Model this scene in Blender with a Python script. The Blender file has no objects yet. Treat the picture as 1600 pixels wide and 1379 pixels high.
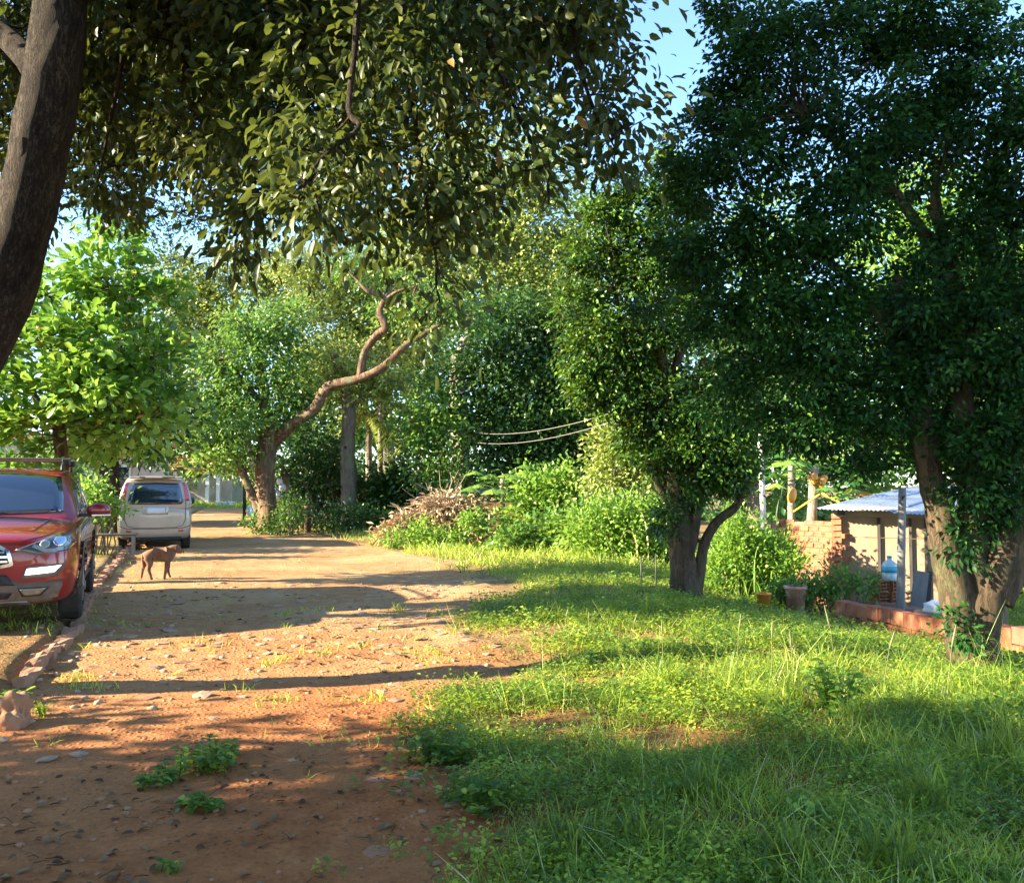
import bpy, bmesh, math, random
import numpy as np
from mathutils import Vector, Matrix, Euler, noise
from mathutils.bvhtree import BVHTree

random.seed(7)
RNG = np.random.default_rng(11)
scene = bpy.context.scene
COL = scene.collection
R = math.radians

# ------------------------------------------------------------------ camera, sky, sun, exposure
F, CX, CY, HZ, CAMH = 1350.0, 800.0, 689.5, 758.0, 1.5
PITCH = math.atan((HZ - CY) / F)
cam_d = bpy.data.cameras.new('camera')
cam_d.sensor_width = 36.0
cam_d.lens = 36.0 * F / 1600.0
cam_d.clip_end = 3000
cam_d.clip_start = 0.05
cam = bpy.data.objects.new('camera', cam_d)
COL.objects.link(cam)
cam.location = (0, 0, CAMH)
cam.rotation_euler = (math.pi / 2 + PITCH, 0, 0)
scene.camera = cam

SUN_EL = R(21.5)
TO_SUN = Vector((-0.975, -0.22, 0)).normalized() * math.cos(SUN_EL) + Vector((0, 0, math.sin(SUN_EL)))
world = bpy.data.worlds.new('World')
scene.world = world
world.use_nodes = True
wn = world.node_tree
sky = wn.nodes.new('ShaderNodeTexSky')
sky.sky_type = 'NISHITA'
sky.sun_disc = False
sky.sun_elevation = SUN_EL
sky.sun_rotation = math.atan2(TO_SUN.x, TO_SUN.y)
sky.air_density = 0.85
sky.dust_density = 0.15
sky.ozone_density = 3.5
bg = wn.nodes['Background']
bg.inputs['Strength'].default_value = 0.125
wn.links.new(sky.outputs[0], bg.inputs[0])

sun_d = bpy.data.lights.new('sun', 'SUN')
sun_d.energy = 5.0
sun_d.angle = R(0.53)
sun_d.color = (1.0, 0.87, 0.62)
sun = bpy.data.objects.new('sun', sun_d)
COL.objects.link(sun)
sun.rotation_euler = TO_SUN.to_track_quat('Z', 'Y').to_euler()
sun.location = (-30, -8, 20)

scene.view_settings.view_transform = 'Standard'
scene.view_settings.look = 'None'
scene.view_settings.gamma = 1.0
scene.view_settings.use_curve_mapping = False
scene.view_settings.exposure = 2.45
scene.cycles.max_bounces = 8
scene.cycles.transparent_max_bounces = 4
scene.cycles.sample_clamp_indirect = 8.0

# ------------------------------------------------------------------ geometry of the picture
def ray(px, py):
    cp, sp = math.cos(PITCH), math.sin(PITCH)
    a, b = (px - CX) / F, (CY - py) / F
    return Vector((a, cp - b * sp, sp + b * cp))

def at(px, py, Y):
    d = ray(px, py)
    return Vector((0, 0, CAMH)) + d * (Y / d.y)

def sm(t):
    t = np.clip(t, 0, 1)
    return t * t * (3 - 2 * t)

_perm = np.random.default_rng(5).random((256, 256))
def vn(x, y, s=1.0, o=0.0):
    """value noise in 0..1, numpy"""
    x = np.asarray(x, float) / s + 37.1 + o
    y = np.asarray(y, float) / s + 91.7 + o * 1.7
    xi, yi = np.floor(x).astype(int), np.floor(y).astype(int)
    fx, fy = sm(x - xi), sm(y - yi)
    g = lambda i, j: _perm[i % 256, j % 256]
    return (g(xi, yi) * (1 - fx) + g(xi + 1, yi) * fx) * (1 - fy) + (g(xi, yi + 1) * (1 - fx) + g(xi + 1, yi + 1) * fx) * fy

KY = [-10, 3, 6.3, 8.9, 10.5, 21, 48, 60, 300]
KX = [1.0, -2.9, -3.55, -4.42, -5.15, -9.2, -17.5, -21, -100]
EY = [-10, 3.26, 4.1, 5.3, 6.1, 7.7, 9.1, 13.3, 16.6, 19.9, 27.4, 31.6, 48, 60, 300]
EX = [0.1, -.14, -.30, -.67, -.72, -.23, -.67, -.4, -1.35, -2.8, -6.5, -9.6, -14.2, -18, -100]
def kerb_x(y): return np.interp(y, KY, KX)
def edge_x(y): return np.interp(y, EY, EX)

def H(x, y):
    x = np.asarray(x, float); y = np.asarray(y, float)
    h = -0.75 * sm((x - 1.2) / 5.5) * sm((y - 5) / 8)
    kd = kerb_x(y) - x
    h = h + 0.09 * sm((kd - 0.10) / 0.10) * sm((y - 6.0) / 1.0) + 0.10 * sm((kd - 0.2) / 4.0)
    h = h + (vn(x, y, 1.7) - .5) * 0.05 + (vn(x, y, .45, 3) - .5) * 0.028 + (vn(x, y, .13, 9) - .5) * 0.012
    g = x - edge_x(y)
    h = h + 0.05 * sm(g / 1.2) + 0.02 * np.exp(-((g + .1) / .2) ** 2)
    return h

def G(px, py):
    d = ray(px, py)
    z = 0.0
    for _ in range(12):
        t = (z - CAMH) / d.z
        p = Vector((0, 0, CAMH)) + d * t
        z = 0.5 * z + 0.5 * float(H(p.x, p.y))
    p.z = float(H(p.x, p.y))
    return p

def gz(x, y): return float(H(x, y))

# ------------------------------------------------------------------ object helpers
def tag(o, label=None, cat=None, group=None, kind=None):
    if label: o['label'] = label
    if cat: o['category'] = cat
    if group: o['group'] = group
    if kind: o['kind'] = kind
    return o

def thing(name, label, cat, loc=(0, 0, 0), rotz=0.0, group=None, kind=None):
    o = bpy.data.objects.new(name, None)
    o.empty_display_size = 0.2
    COL.objects.link(o)
    o.location = loc
    o.rotation_euler = (0, 0, rotz)
    return tag(o, label, cat, group, kind)

def link(name, me, mat=None, parent=None, smooth=False):
    if mat is not None and not me.materials:
        for m in (mat if isinstance(mat, (list, tuple)) else [mat]):
            me.materials.append(m)
    o = bpy.data.objects.new(name, me)
    COL.objects.link(o)
    if parent is not None: o.parent = parent
    if smooth:
        me.polygons.foreach_set('use_smooth', np.ones(len(me.polygons), bool))
    return o

def mesh_tris(name, V, T, var=None):
    """V (n,3), T (m,k) all faces the same size"""
    me = bpy.data.meshes.new(name)
    V = np.ascontiguousarray(V, dtype=np.float32); T = np.ascontiguousarray(T, dtype=np.int32)
    k = T.shape[1]
    me.vertices.add(len(V)); me.vertices.foreach_set('co', V.ravel())
    me.loops.add(T.size); me.loops.foreach_set('vertex_index', T.ravel())
    me.polygons.add(len(T)); me.polygons.foreach_set('loop_start', np.arange(0, T.size, k, dtype=np.int32))
    if var is not None:
        a = me.attributes.new('var', 'FLOAT', 'FACE')
        a.data.foreach_set('value', np.ascontiguousarray(var, dtype=np.float32))
    me.update(calc_edges=True)
    return me

def bm_obj(name, bm, mat, parent=None, smooth=False, bevel=0):
    if bevel:
        bmesh.ops.bevel(bm, geom=list(bm.edges), offset=bevel, segments=1, affect='EDGES', profile=.5)
    me = bpy.data.meshes.new(name)
    bmesh.ops.recalc_face_normals(bm, faces=list(bm.faces))
    bm.to_mesh(me); bm.free()
    return link(name, me, mat, parent, smooth)

def box(bm, c, s, rot=None, taper=1.0):
    vs = []
    for dz in (-.5, .5):
        for dx, dy in ((-.5, -.5), (.5, -.5), (.5, .5), (-.5, .5)):
            k = taper if dz > 0 else 1.0
            v = Vector((dx * s[0] * k, dy * s[1] * k, dz * s[2]))
            if rot is not None: v = rot @ v
            vs.append(bm.verts.new(v + Vector(c)))
    for f in ((0, 3, 2, 1), (4, 5, 6, 7), (0, 1, 5, 4), (1, 2, 6, 5), (2, 3, 7, 6), (3, 0, 4, 7)):
        bm.faces.new([vs[i] for i in f])
    return vs

def bx(name, c, s, mat, parent=None, rot=None, bevel=0.0, taper=1.0):
    bm = bmesh.new(); box(bm, c, s, rot, taper)
    return bm_obj(name, bm, mat, parent, bevel=bevel)

class Tubes:
    def __init__(s): s.V = []; s.T = []; s.n = 0
    def add(s, pts, rad, seg=8, rough=0.0, sub=4, cap=True, lump=0.0, seed=0):
        pts = [Vector(p) for p in pts]
        if sub > 1 and len(pts) > 2:
            P, Q = [], []
            for i in range(len(pts) - 1):
                p0, p1, p2, p3 = pts[max(i - 1, 0)], pts[i], pts[i + 1], pts[min(i + 2, len(pts) - 1)]
                for j in range(sub):
                    t = j / sub
                    P.append(0.5 * ((2 * p1) + (p2 - p0) * t + (2 * p0 - 5 * p1 + 4 * p2 - p3) * t * t + (3 * p1 - p0 - 3 * p2 + p3) * t ** 3))
                    Q.append(rad[i] * (1 - t) + rad[i + 1] * t)
            P.append(pts[-1]); Q.append(rad[-1])
        else: P, Q = pts, list(rad)
        rs = np.random.default_rng(seed + len(P) * 7)
        ph = rs.random(6) * 6.28
        base = s.n
        up = Vector((0.03, 0.97, 0.1)).normalized()
        d0 = (P[1] - P[0]).normalized()
        if abs(up.dot(d0)) > .9: up = Vector((1, 0, 0))
        u = d0.cross(up).normalized()
        for i, p in enumerate(P):
            d = (P[min(i + 1, len(P) - 1)] - P[max(i - 1, 0)])
            d = d.normalized() if d.length > 1e-6 else d0
            u = (u - d * u.dot(d)).normalized(); v = d.cross(u)
            for k in range(seg):
                a = 2 * math.pi * k / seg
                rr = Q[i] * (1 + lump * (math.sin(2 * a + ph[0] + i * .25) * .5 + math.sin(3 * a + ph[1] - i * .17) * .35 + math.sin(5 * a + ph[2] + i * .1) * .25)
                             + rough * (rs.random() - .5))
                dr = u * math.cos(a) + v * math.sin(a)
                if seg > 7: rr *= 1 + .9 * (rough + .25 * lump) * noise.noise((p + dr * Q[i]) * (.55 / max(Q[i], .05))) + 1.1 * rough * noise.noise((p + dr * Q[i]) * (1.7 / max(Q[i], .05)))
                s.V.append(p + dr * rr)
            if i:
                for k in range(seg):
                    a0 = base + (i - 1) * seg + k; a1 = base + (i - 1) * seg + (k + 1) % seg
                    s.T.append((a0, a1, a1 + seg)); s.T.append((a0, a1 + seg, a0 + seg))
        s.n = len(s.V)
        if cap:
            for ci, ring in ((0, base), (len(P) - 1, base + (len(P) - 1) * seg)):
                s.V.append(P[ci]); c = s.n; s.n += 1
                for k in range(seg):
                    a, b = ring + k, ring + (k + 1) % seg
                    s.T.append((c, b, a) if ci == 0 else (c, a, b))
        return P
    def build(s, name, mat, parent=None, smooth=True):
        V = np.array([tuple(v) for v in s.V])
        if parent is not None: V = V - np.array(parent.location)
        me = mesh_tris(name, V, np.array(s.T))
        return link(name, me, mat, parent, smooth)

# ------------------------------------------------------------------ materials
def new_mat(name):
    m = bpy.data.materials.new(name); m.use_nodes = True
    nt = m.node_tree
    return m, nt, nt.nodes['Principled BSDF'], nt.nodes['Material Output']

def N(nt, t, **kw):
    n = nt.nodes.new(t)
    for k, v in kw.items():
        if k in n.inputs.keys(): n.inputs[k].default_value = v
        else: setattr(n, k, v)
    return n

def coords(nt, scale=(1, 1, 1), kind='Object'):
    tc = N(nt, 'ShaderNodeTexCoord'); mp = N(nt, 'ShaderNodeMapping')
    mp.inputs['Scale'].default_value = scale
    nt.links.new(tc.outputs[kind], mp.inputs[0])
    return mp.outputs[0]

def ramp(nt, fac, stops):
    r = N(nt, 'ShaderNodeValToRGB')
    e = r.color_ramp.elements
    while len(e) < len(stops): e.new(0.5)
    for i, (p, c) in enumerate(stops):
        e[i].position = p; e[i].color = (*c, 1)
    nt.links.new(fac, r.inputs[0])
    return r.outputs[0]

def mixc(nt, fac, a, b, mode='MIX'):
    m = N(nt, 'ShaderNodeMix', data_type='RGBA', blend_type=mode)
    for sock, v in ((0, fac), (6, a), (7, b)):
        if hasattr(v, 'is_linked') or hasattr(v, 'links'): nt.links.new(v, m.inputs[sock])
        else: m.inputs[sock].default_value = v if sock == 0 else (*v, 1)
    return m.outputs[2]

def bump(nt, bsdf, h, strength=.4, dist=.02):
    b = N(nt, 'ShaderNodeBump'); b.inputs['Strength'].default_value = strength; b.inputs['Distance'].default_value = dist
    nt.links.new(h, b.inputs['Height']); nt.links.new(b.outputs[0], bsdf.inputs['Normal'])
    return b

def surf(name, c1, c2=None, scale=6, rough=.7, metal=0.0, spec=.5, bstr=.25, bdist=.01, detail=6, stretch=(1, 1, 1), coat=0.0, stain=None, kind='Object'):
    """weathered plain surface: two colours by noise, fine relief, optional stain colour"""
    m, nt, b, o = new_mat(name)
    co = coords(nt, stretch, kind)
    n = N(nt, 'ShaderNodeTexNoise', Scale=scale, Detail=detail, Roughness=.65)
    nt.links.new(co, n.inputs['Vector'])
    c2 = c2 or tuple(x * .7 for x in c1)
    col = ramp(nt, n.outputs[0], [(.3, c2), (.68, c1)])
    if stain:
        n2 = N(nt, 'ShaderNodeTexNoise', Scale=scale * .35, Detail=8, Roughness=.7)
        nt.links.new(co, n2.inputs['Vector'])
        f = ramp(nt, n2.outputs[0], [(.48, (0, 0, 0)), (.68, (1, 1, 1))])
        col = mixc(nt, f, col, stain)
    nt.links.new(col, b.inputs['Base Color'])
    n3 = N(nt, 'ShaderNodeTexNoise', Scale=scale * 6, Detail=4)
    nt.links.new(co, n3.inputs['Vector'])
    if bstr: bump(nt, b, n3.outputs[0], bstr, bdist)
    b.inputs['Roughness'].default_value = rough
    b.inputs['Metallic'].default_value = metal
    b.inputs['Specular IOR Level'].default_value = spec
    b.inputs['Coat Weight'].default_value = coat
    b.inputs['Coat Roughness'].default_value = .04
    return m

def leaf_mat(name, dark, mid, light, trans=.35, rough=.42, tcol=None, old=None, spec=.5):
    m, nt, b, o = new_mat(name)
    a = N(nt, 'ShaderNodeAttribute', attribute_name='var')
    stops = [(0, dark), (.5, mid), (.93, light)]
    if old: stops = [(0, dark), (.45, mid), (.86, light), (.945, light), (.95, old)]
    col = ramp(nt, a.outputs['Fac'], stops)
    n = N(nt, 'ShaderNodeTexNoise', Scale=1.1, Detail=2)
    nt.links.new(coords(nt), n.inputs['Vector'])
    col = mixc(nt, .35, col, ramp(nt, n.outputs[0], [(.3, (.55, .6, .5)), (.7, (1.35, 1.3, 1.2))]), 'MULTIPLY')
    nt.links.new(col, b.inputs['Base Color'])
    b.inputs['Roughness'].default_value = rough
    b.inputs['Specular IOR Level'].default_value = spec
    t = N(nt, 'ShaderNodeBsdfTranslucent')
    tc = tcol or tuple(min(1, x * k) for x, k in zip(light, (1.9, 1.9, .8)))
    nt.links.new(mixc(nt, .6, col, tc), t.inputs['Color'])
    mx = N(nt, 'ShaderNodeMixShader'); mx.inputs[0].default_value = trans
    nt.links.new(b.outputs[0], mx.inputs[1]); nt.links.new(t.outputs[0], mx.inputs[2])
    nt.links.new(mx.outputs[0], o.inputs['Surface'])
    return m

def bark_mat(name, c1, c2, lichen=None, scale=9, bs=.8):
    m, nt, b, o = new_mat(name)
    co = coords(nt, (1, 1, .22))
    v = N(nt, 'ShaderNodeTexVoronoi', Scale=scale * 2.2, feature='DISTANCE_TO_EDGE'); n = N(nt, 'ShaderNodeTexNoise', Scale=scale, Detail=9, Roughness=.7)
    nt.links.new(co, n.inputs['Vector'])
    w = mixc(nt, .35, co, n.outputs['Color']); nt.links.new(w, v.inputs['Vector'])
    col = ramp(nt, n.outputs[0], [(.33, c2), (.62, c1)])
    crk = ramp(nt, v.outputs['Distance'], [(0, (.45, .45, .45)), (.12, (1, 1, 1))])
    col = mixc(nt, .8, col, crk, 'MULTIPLY')
    if lichen:
        n2 = N(nt, 'ShaderNodeTexNoise', Scale=2.2, Detail=7, Roughness=.75)
        nt.links.new(coords(nt), n2.inputs['Vector'])
        col = mixc(nt, ramp(nt, n2.outputs[0], [(.5, (0, 0, 0)), (.66, (1, 1, 1))]), col, lichen)
    nt.links.new(col, b.inputs['Base Color'])
    hh = mixc(nt, .5, crk, n.outputs[0], 'MULTIPLY')
    bump(nt, b, hh, bs, .03)
    b.inputs['Roughness'].default_value = .9
    b.inputs['Specular IOR Level'].default_value = .2
    return m

def soil_mat(name, grassy=False):
    m, nt, b, o = new_mat(name)
    co = coords(nt)
    big = N(nt, 'ShaderNodeTexNoise', Scale=.55, Detail=5, Roughness=.6); nt.links.new(co, big.inputs['Vector'])
    med = N(nt, 'ShaderNodeTexNoise', Scale=5, Detail=9, Roughness=.72); nt.links.new(co, med.inputs['Vector'])
    fin = N(nt, 'ShaderNodeTexNoise', Scale=45, Detail=6, Roughness=.7); nt.links.new(co, fin.inputs['Vector'])
    col = ramp(nt, med.outputs[0], [(.25, (.20, .088, .036)), (.5, (.36, .165, .070)), (.75, (.50, .27, .125))])
    col = mixc(nt, ramp(nt, big.outputs[0], [(.42, (0, 0, 0)), (.62, (.75, .75, .75))]), col, (.44, .255, .13))
    col = mixc(nt, .55, col, ramp(nt, fin.outputs[0], [(.3, (.55, .5, .48)), (.7, (1.25, 1.25, 1.25))]), 'MULTIPLY')
    # dark litter crumbs
    v = N(nt, 'ShaderNodeTexVoronoi', Scale=22, Randomness=1.0); nt.links.new(co, v.inputs['Vector'])
    sp = ramp(nt, v.outputs['Distance'], [(.10, (1, 1, 1)), (.16, (0, 0, 0))])
    msk = ramp(nt, med.outputs[0], [(.5, (0, 0, 0)), (.6, (.8, .8, .8))])
    col = mixc(nt, mixc(nt, 1.0, sp, msk, 'MULTIPLY'), col, (.07, .05, .035))
    # soil colour is redder near the viewer and paler farther on
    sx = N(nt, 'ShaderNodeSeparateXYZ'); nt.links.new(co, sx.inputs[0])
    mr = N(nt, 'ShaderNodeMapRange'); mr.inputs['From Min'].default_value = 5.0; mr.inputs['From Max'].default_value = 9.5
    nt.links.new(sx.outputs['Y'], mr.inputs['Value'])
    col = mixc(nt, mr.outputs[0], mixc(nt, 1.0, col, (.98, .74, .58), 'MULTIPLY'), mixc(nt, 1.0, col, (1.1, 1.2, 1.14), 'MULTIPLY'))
    if grassy:
        g = N(nt, 'ShaderNodeTexNoise', Scale=1.8, Detail=8, Roughness=.7); nt.links.new(co, g.inputs['Vector'])
        col = mixc(nt, ramp(nt, g.outputs[0], [(.38, (.75, .75, .75)), (.66, (.1, .1, .1))]), col, (.055, .075, .025))
    nt.links.new(col, b.inputs['Base Color'])
    hh = mixc(nt, .5, mixc(nt, .35, med.outputs[0], fin.outputs[0]), ramp(nt, v.outputs['Distance'], [(0, (1, 1, 1)), (.4, (0, 0, 0))]), 'ADD')
    bump(nt, b, hh, .85, .035)
    b.inputs['Roughness'].default_value = .95
    b.inputs['Specular IOR Level'].default_value = .15
    return m

M = {}
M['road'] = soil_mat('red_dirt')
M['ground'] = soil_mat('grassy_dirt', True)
M['stone'] = surf('grey_stone', (.44, .31, .21), (.30, .19, .12), 9, .9, bstr=.5, stain=(.34, .18, .09))
M['redstone'] = surf('red_stone', (.40, .19, .10), (.26, .12, .06), 7, .95, bstr=.6)
M['kerb'] = surf('kerb_stone', (.38, .20, .11), (.26, .12, .06), 5, .95, bstr=.6, stain=(.36, .18, .10))
M['litter'] = leaf_mat('leaf_litter', (.06, .035, .02), (.12, .07, .04), (.24, .17, .10), trans=.05, rough=.9, spec=.08)
M['grass'] = leaf_mat('grass_blades', (.035, .085, .022), (.14, .27, .04), (.52, .60, .08), trans=.48, rough=.5, tcol=(.68, .74, .06), old=(.40, .34, .16))
M['weed'] = leaf_mat('weed_leaves', (.02, .08, .018), (.08, .20, .035), (.52, .62, .07), trans=.45, rough=.5, tcol=(.66, .76, .05))
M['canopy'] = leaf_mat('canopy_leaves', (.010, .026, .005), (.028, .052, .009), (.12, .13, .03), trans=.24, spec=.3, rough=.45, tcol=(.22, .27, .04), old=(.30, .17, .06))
M['almond'] = leaf_mat('almond_leaves', (.02, .09, .012), (.09, .25, .025), (.32, .48, .08), trans=.32, rough=.36, tcol=(.35, .55, .06), old=(.60, .25, .05))
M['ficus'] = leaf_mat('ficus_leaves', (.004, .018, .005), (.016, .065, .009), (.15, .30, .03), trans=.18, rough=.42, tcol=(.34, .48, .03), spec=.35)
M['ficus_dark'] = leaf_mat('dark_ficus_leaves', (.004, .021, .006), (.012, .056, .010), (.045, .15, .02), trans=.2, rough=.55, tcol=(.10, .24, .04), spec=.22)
M['green'] = leaf_mat('mid_leaves', (.02, .07, .012), (.085, .21, .028), (.28, .42, .06), trans=.34, tcol=(.28, .42, .08))
M['olive'] = leaf_mat('olive_leaves', (.06, .11, .016), (.24, .31, .05), (.52, .55, .11), trans=.3, rough=.5, tcol=(.38, .44, .12))
M['dark'] = leaf_mat('dark_leaves', (.010, .036, .008), (.032, .09, .014), (.12, .20, .028), trans=.25, tcol=(.12, .26, .05))
M['lime'] = leaf_mat('lime_leaves', (.05, .14, .02), (.16, .30, .035), (.34, .48, .07), trans=.38, rough=.5, tcol=(.42, .66, .08))
M['dry'] = leaf_mat('dry_leaves', (.22, .14, .08), (.46, .31, .18), (.64, .47, .29), trans=.15, rough=.8, tcol=(.5, .3, .14))
M['straw'] = leaf_mat('straw', (.2, .2, .08), (.38, .36, .16), (.55, .52, .28), trans=.25, rough=.6, tcol=(.5, .5, .2))
M['bark_dark'] = bark_mat('dark_bark', (.065, .045, .03), (.022, .015, .011), scale=11, bs=1.0)
M['bark_grey'] = bark_mat('grey_bark', (.27, .22, .16), (.14, .10, .07), lichen=(.20, .22, .12), scale=7, bs=.6)
M['bark_red'] = bark_mat('red_bark', (.25, .15, .09), (.11, .06, .035), lichen=(.17, .17, .09), scale=5, bs=1.0)
M['bark_pale'] = bark_mat('pale_bark', (.42, .33, .24), (.24, .17, .12), scale=6, bs=.5)
M['bark_fig'] = bark_mat('fig_bark', (.12, .082, .05), (.05, .034, .022), lichen=(.085, .09, .045), scale=6, bs=.6)
M['brick'] = surf('red_brick', (.30, .085, .035), (.21, .055, .024), 9, .9, bstr=.4, stain=(.33, .15, .08))
M['brick2'] = surf('pale_brick', (.34, .105, .04), (.26, .075, .03), 9, .9, bstr=.4, stain=(.34, .16, .085))
M['brick3'] = surf('dark_brick', (.30, .12, .07), (.18, .08, .05), 9, .9, bstr=.4)
M['mortar'] = surf('mortar', (.28, .17, .11), (.18, .10, .07), 12, .95)
M['panel'] = surf('beige_panel', (.36, .25, .16), (.27, .18, .115), 3, .8, stain=(.24, .15, .09), bstr=.15)
M['panel2'] = surf('grey_panel', (.42, .39, .36), (.30, .27, .24), 4, .8, stain=(.42, .32, .22), bstr=.15)
M['zinc'] = surf('zinc_sheet', (.52, .56, .62), (.36, .40, .46), 4, .5, metal=.3, stain=(.30, .24, .20), bstr=.1)
M['darkwood'] = surf('dark_wood', (.07, .055, .05), (.03, .025, .022), 12, .8, stretch=(1, 1, .15))
M['greypost'] = surf('grey_post', (.22, .21, .20), (.11, .10, .09), 8, .8, stretch=(1, 1, .2))
M['whitepost'] = surf('white_post', (.62, .60, .56), (.45, .42, .38), 8, .6)
M['yellow'] = surf('yellow_paint', (.62, .45, .05), (.45, .30, .04), 8, .5)
M['orangefruit'] = surf('ripe_fruit', (.75, .33, .04), (.62, .22, .03), 6, .45, bstr=.05)
M['terracotta'] = surf('terracotta', (.55, .30, .22), (.40, .18, .12), 7, .8, stain=(.6, .5, .42))
M['white'] = surf('white_plastic', (.72, .72, .70), (.56, .56, .55), 5, .5, bstr=.1)
M['jug'] = surf('jug_plastic', (.46, .56, .58), (.36, .46, .48), 5, .25, bstr=.05)
M['blue'] = surf('blue_plastic', (.03, .19, .38), (.02, .11, .24), 5, .35, bstr=.08)
M['cyan'] = surf('cyan_label', (.04, .38, .52), (.03, .30, .42), 5, .5, bstr=0)
M['pink'] = surf('salmon_cloth', (.70, .30, .22), (.52, .20, .15), 6, .8)
M['paleblue'] = surf('pale_cloth', (.50, .62, .60), (.36, .46, .46), 6, .8)
M['wire'] = surf('pale_cable', (.22, .20, .17), (.15, .13, .12), 8, .6)
M['darkwire'] = surf('dark_wire', (.06, .06, .05), (.03, .03, .03), 8, .6)
M['plaster'] = surf('old_plaster', (.55, .52, .46), (.38, .34, .30), 2, .9, stain=(.32, .28, .22))
M['tile'] = surf('roof_tile', (.42, .19, .10), (.28, .12, .07), 5, .85)
M['wood'] = surf('bench_wood', (.11, .09, .055), (.06, .05, .03), 9, .8, stretch=(.2, 1, 1))
M['redpaint'] = surf('red_car_paint', (.30, .014, .010), (.27, .012, .009), 3, .32, metal=.15, coat=1.0, bstr=0)
M['vanpaint'] = surf('champagne_car_paint', (.50, .42, .33), (.46, .38, .29), 3, .36, metal=.2, coat=.8, bstr=0, stain=(.42, .34, .26))
M['bluepaint'] = surf('pale_blue_car_paint', (.42, .52, .58), (.38, .47, .53), 3, .34, metal=.2, coat=.8, bstr=0)
M['cladding'] = surf('dusty_grey_plastic', (.16, .125, .095), (.09, .07, .055), 9, .75, bstr=.15, stain=(.22, .14, .09))
M['black'] = surf('black_plastic', (.018, .018, .02), (.01, .01, .012), 8, .5, bstr=.05)
M['tyre'] = surf('tyre_rubber', (.05, .04, .034), (.022, .02, .018), 9, .9, bstr=.3, stain=(.13, .075, .045))
M['chrome'] = surf('chrome', (.75, .75, .78), (.65, .65, .68), 8, .14, metal=1.0, bstr=0)
M['alloy'] = surf('alloy_rim', (.42, .40, .38), (.25, .22, .20), 9, .4, metal=.8, bstr=0)
def glass_mat(name, col, rough=.03):
    m, nt, b, o = new_mat(name)
    b.inputs['Base Color'].default_value = (*col, 1)
    b.inputs['Roughness'].default_value = rough
    b.inputs['Specular IOR Level'].default_value = .9
    b.inputs['Coat Weight'].default_value = 1; b.inputs['Coat Roughness'].default_value = .02
    return m
M['glass'] = glass_mat('car_glass', (.012, .018, .03))
M['lens'] = glass_mat('headlight_lens', (.30, .33, .34), .12)
M['lensdark'] = glass_mat('headlight_shell', (.08, .085, .09), .15)
M['redlens'] = glass_mat('tail_lens', (.50, .015, .02), .12)
M['foglens'] = glass_mat('fog_lens', (.20, .18, .13), .15)
def emit_mat(name, col, s):
    m, nt, b, o = new_mat(name)
    b.inputs['Base Color'].default_value = (.8, .8, .8, 1)
    b.inputs['Emission Color'].default_value = (*col, 1); b.inputs['Emission Strength'].default_value = s
    return m
M['drl'] = emit_mat('daytime_running_light', (.85, .85, 1.0), 1.3)
def fur_mat():
    m, nt, b, o = new_mat('dog_fur')
    co = coords(nt)
    n = N(nt, 'ShaderNodeTexNoise', Scale=7, Detail=5); nt.links.new(co, n.inputs['Vector'])
    f = N(nt, 'ShaderNodeTexNoise', Scale=70, Detail=4); nt.links.new(coords(nt, (.35, 1, 1)), f.inputs['Vector'])
    col = ramp(nt, n.outputs[0], [(.3, (.13, .07, .045)), (.7, (.24, .135, .085))])
    col = mixc(nt, .5, col, ramp(nt, f.outputs[0], [(.3, (.5, .5, .5)), (.7, (1.4, 1.4, 1.4))]), 'MULTIPLY')
    nt.links.new(col, b.inputs['Base Color']); bump(nt, b, f.outputs[0], .6, .01)
    b.inputs['Roughness'].default_value = .85; b.inputs['Specular IOR Level'].default_value = .2
    return m
M['fur'] = fur_mat()

# ------------------------------------------------------------------ leaves
TPL = {
    'small': (np.array([(0, 0, 0), (.45, -.5, .10), (.45, .5, .10), (1, 0, -.08)]), np.array([(0, 1, 3), (0, 3, 2)])),
    'big': (np.array([(0, 0, 0), (.28, -.40, .09), (.68, -.42, .07), (1, 0, -.14), (.68, .42, .07), (.28, .40, .09), (.5, 0, 0)]),
            np.array([(0, 1, 6), (1, 2, 6), (2, 3, 6), (6, 3, 4), (6, 4, 5), (6, 5, 0)])),
    'round': (np.array([(0, 0, 0), (.22, -.22, .04), (.6, -.52, .08), (.9, -.36, .03), (1, 0, -.08), (.9, .36, .03), (.6, .52, .08), (.22, .22, .04), (.55, 0, -.01)]),
              np.array([(0, 1, 8), (1, 2, 8), (2, 3, 8), (3, 4, 8), (8, 4, 5), (8, 5, 6), (8, 6, 7), (8, 7, 0)])),
    'blade': (np.array([(0, -.5, 0), (0, .5, 0), (.5, -.38, .0), (.5, .38, 0), (.85, -.2, -.0), (.85, .2, -.0), (1, 0, 0)]),
              np.array([(0, 1, 3), (0, 3, 2), (2, 3, 5), (2, 5, 4), (4, 5, 6)])),
}
def unit(a):
    return a / np.maximum(np.linalg.norm(a, axis=-1, keepdims=True), 1e-9)

def frames(D, Nn):
    D = unit(D); S = unit(np.cross(D, Nn)); Z = np.cross(S, D)
    return D, S, Z

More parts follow.
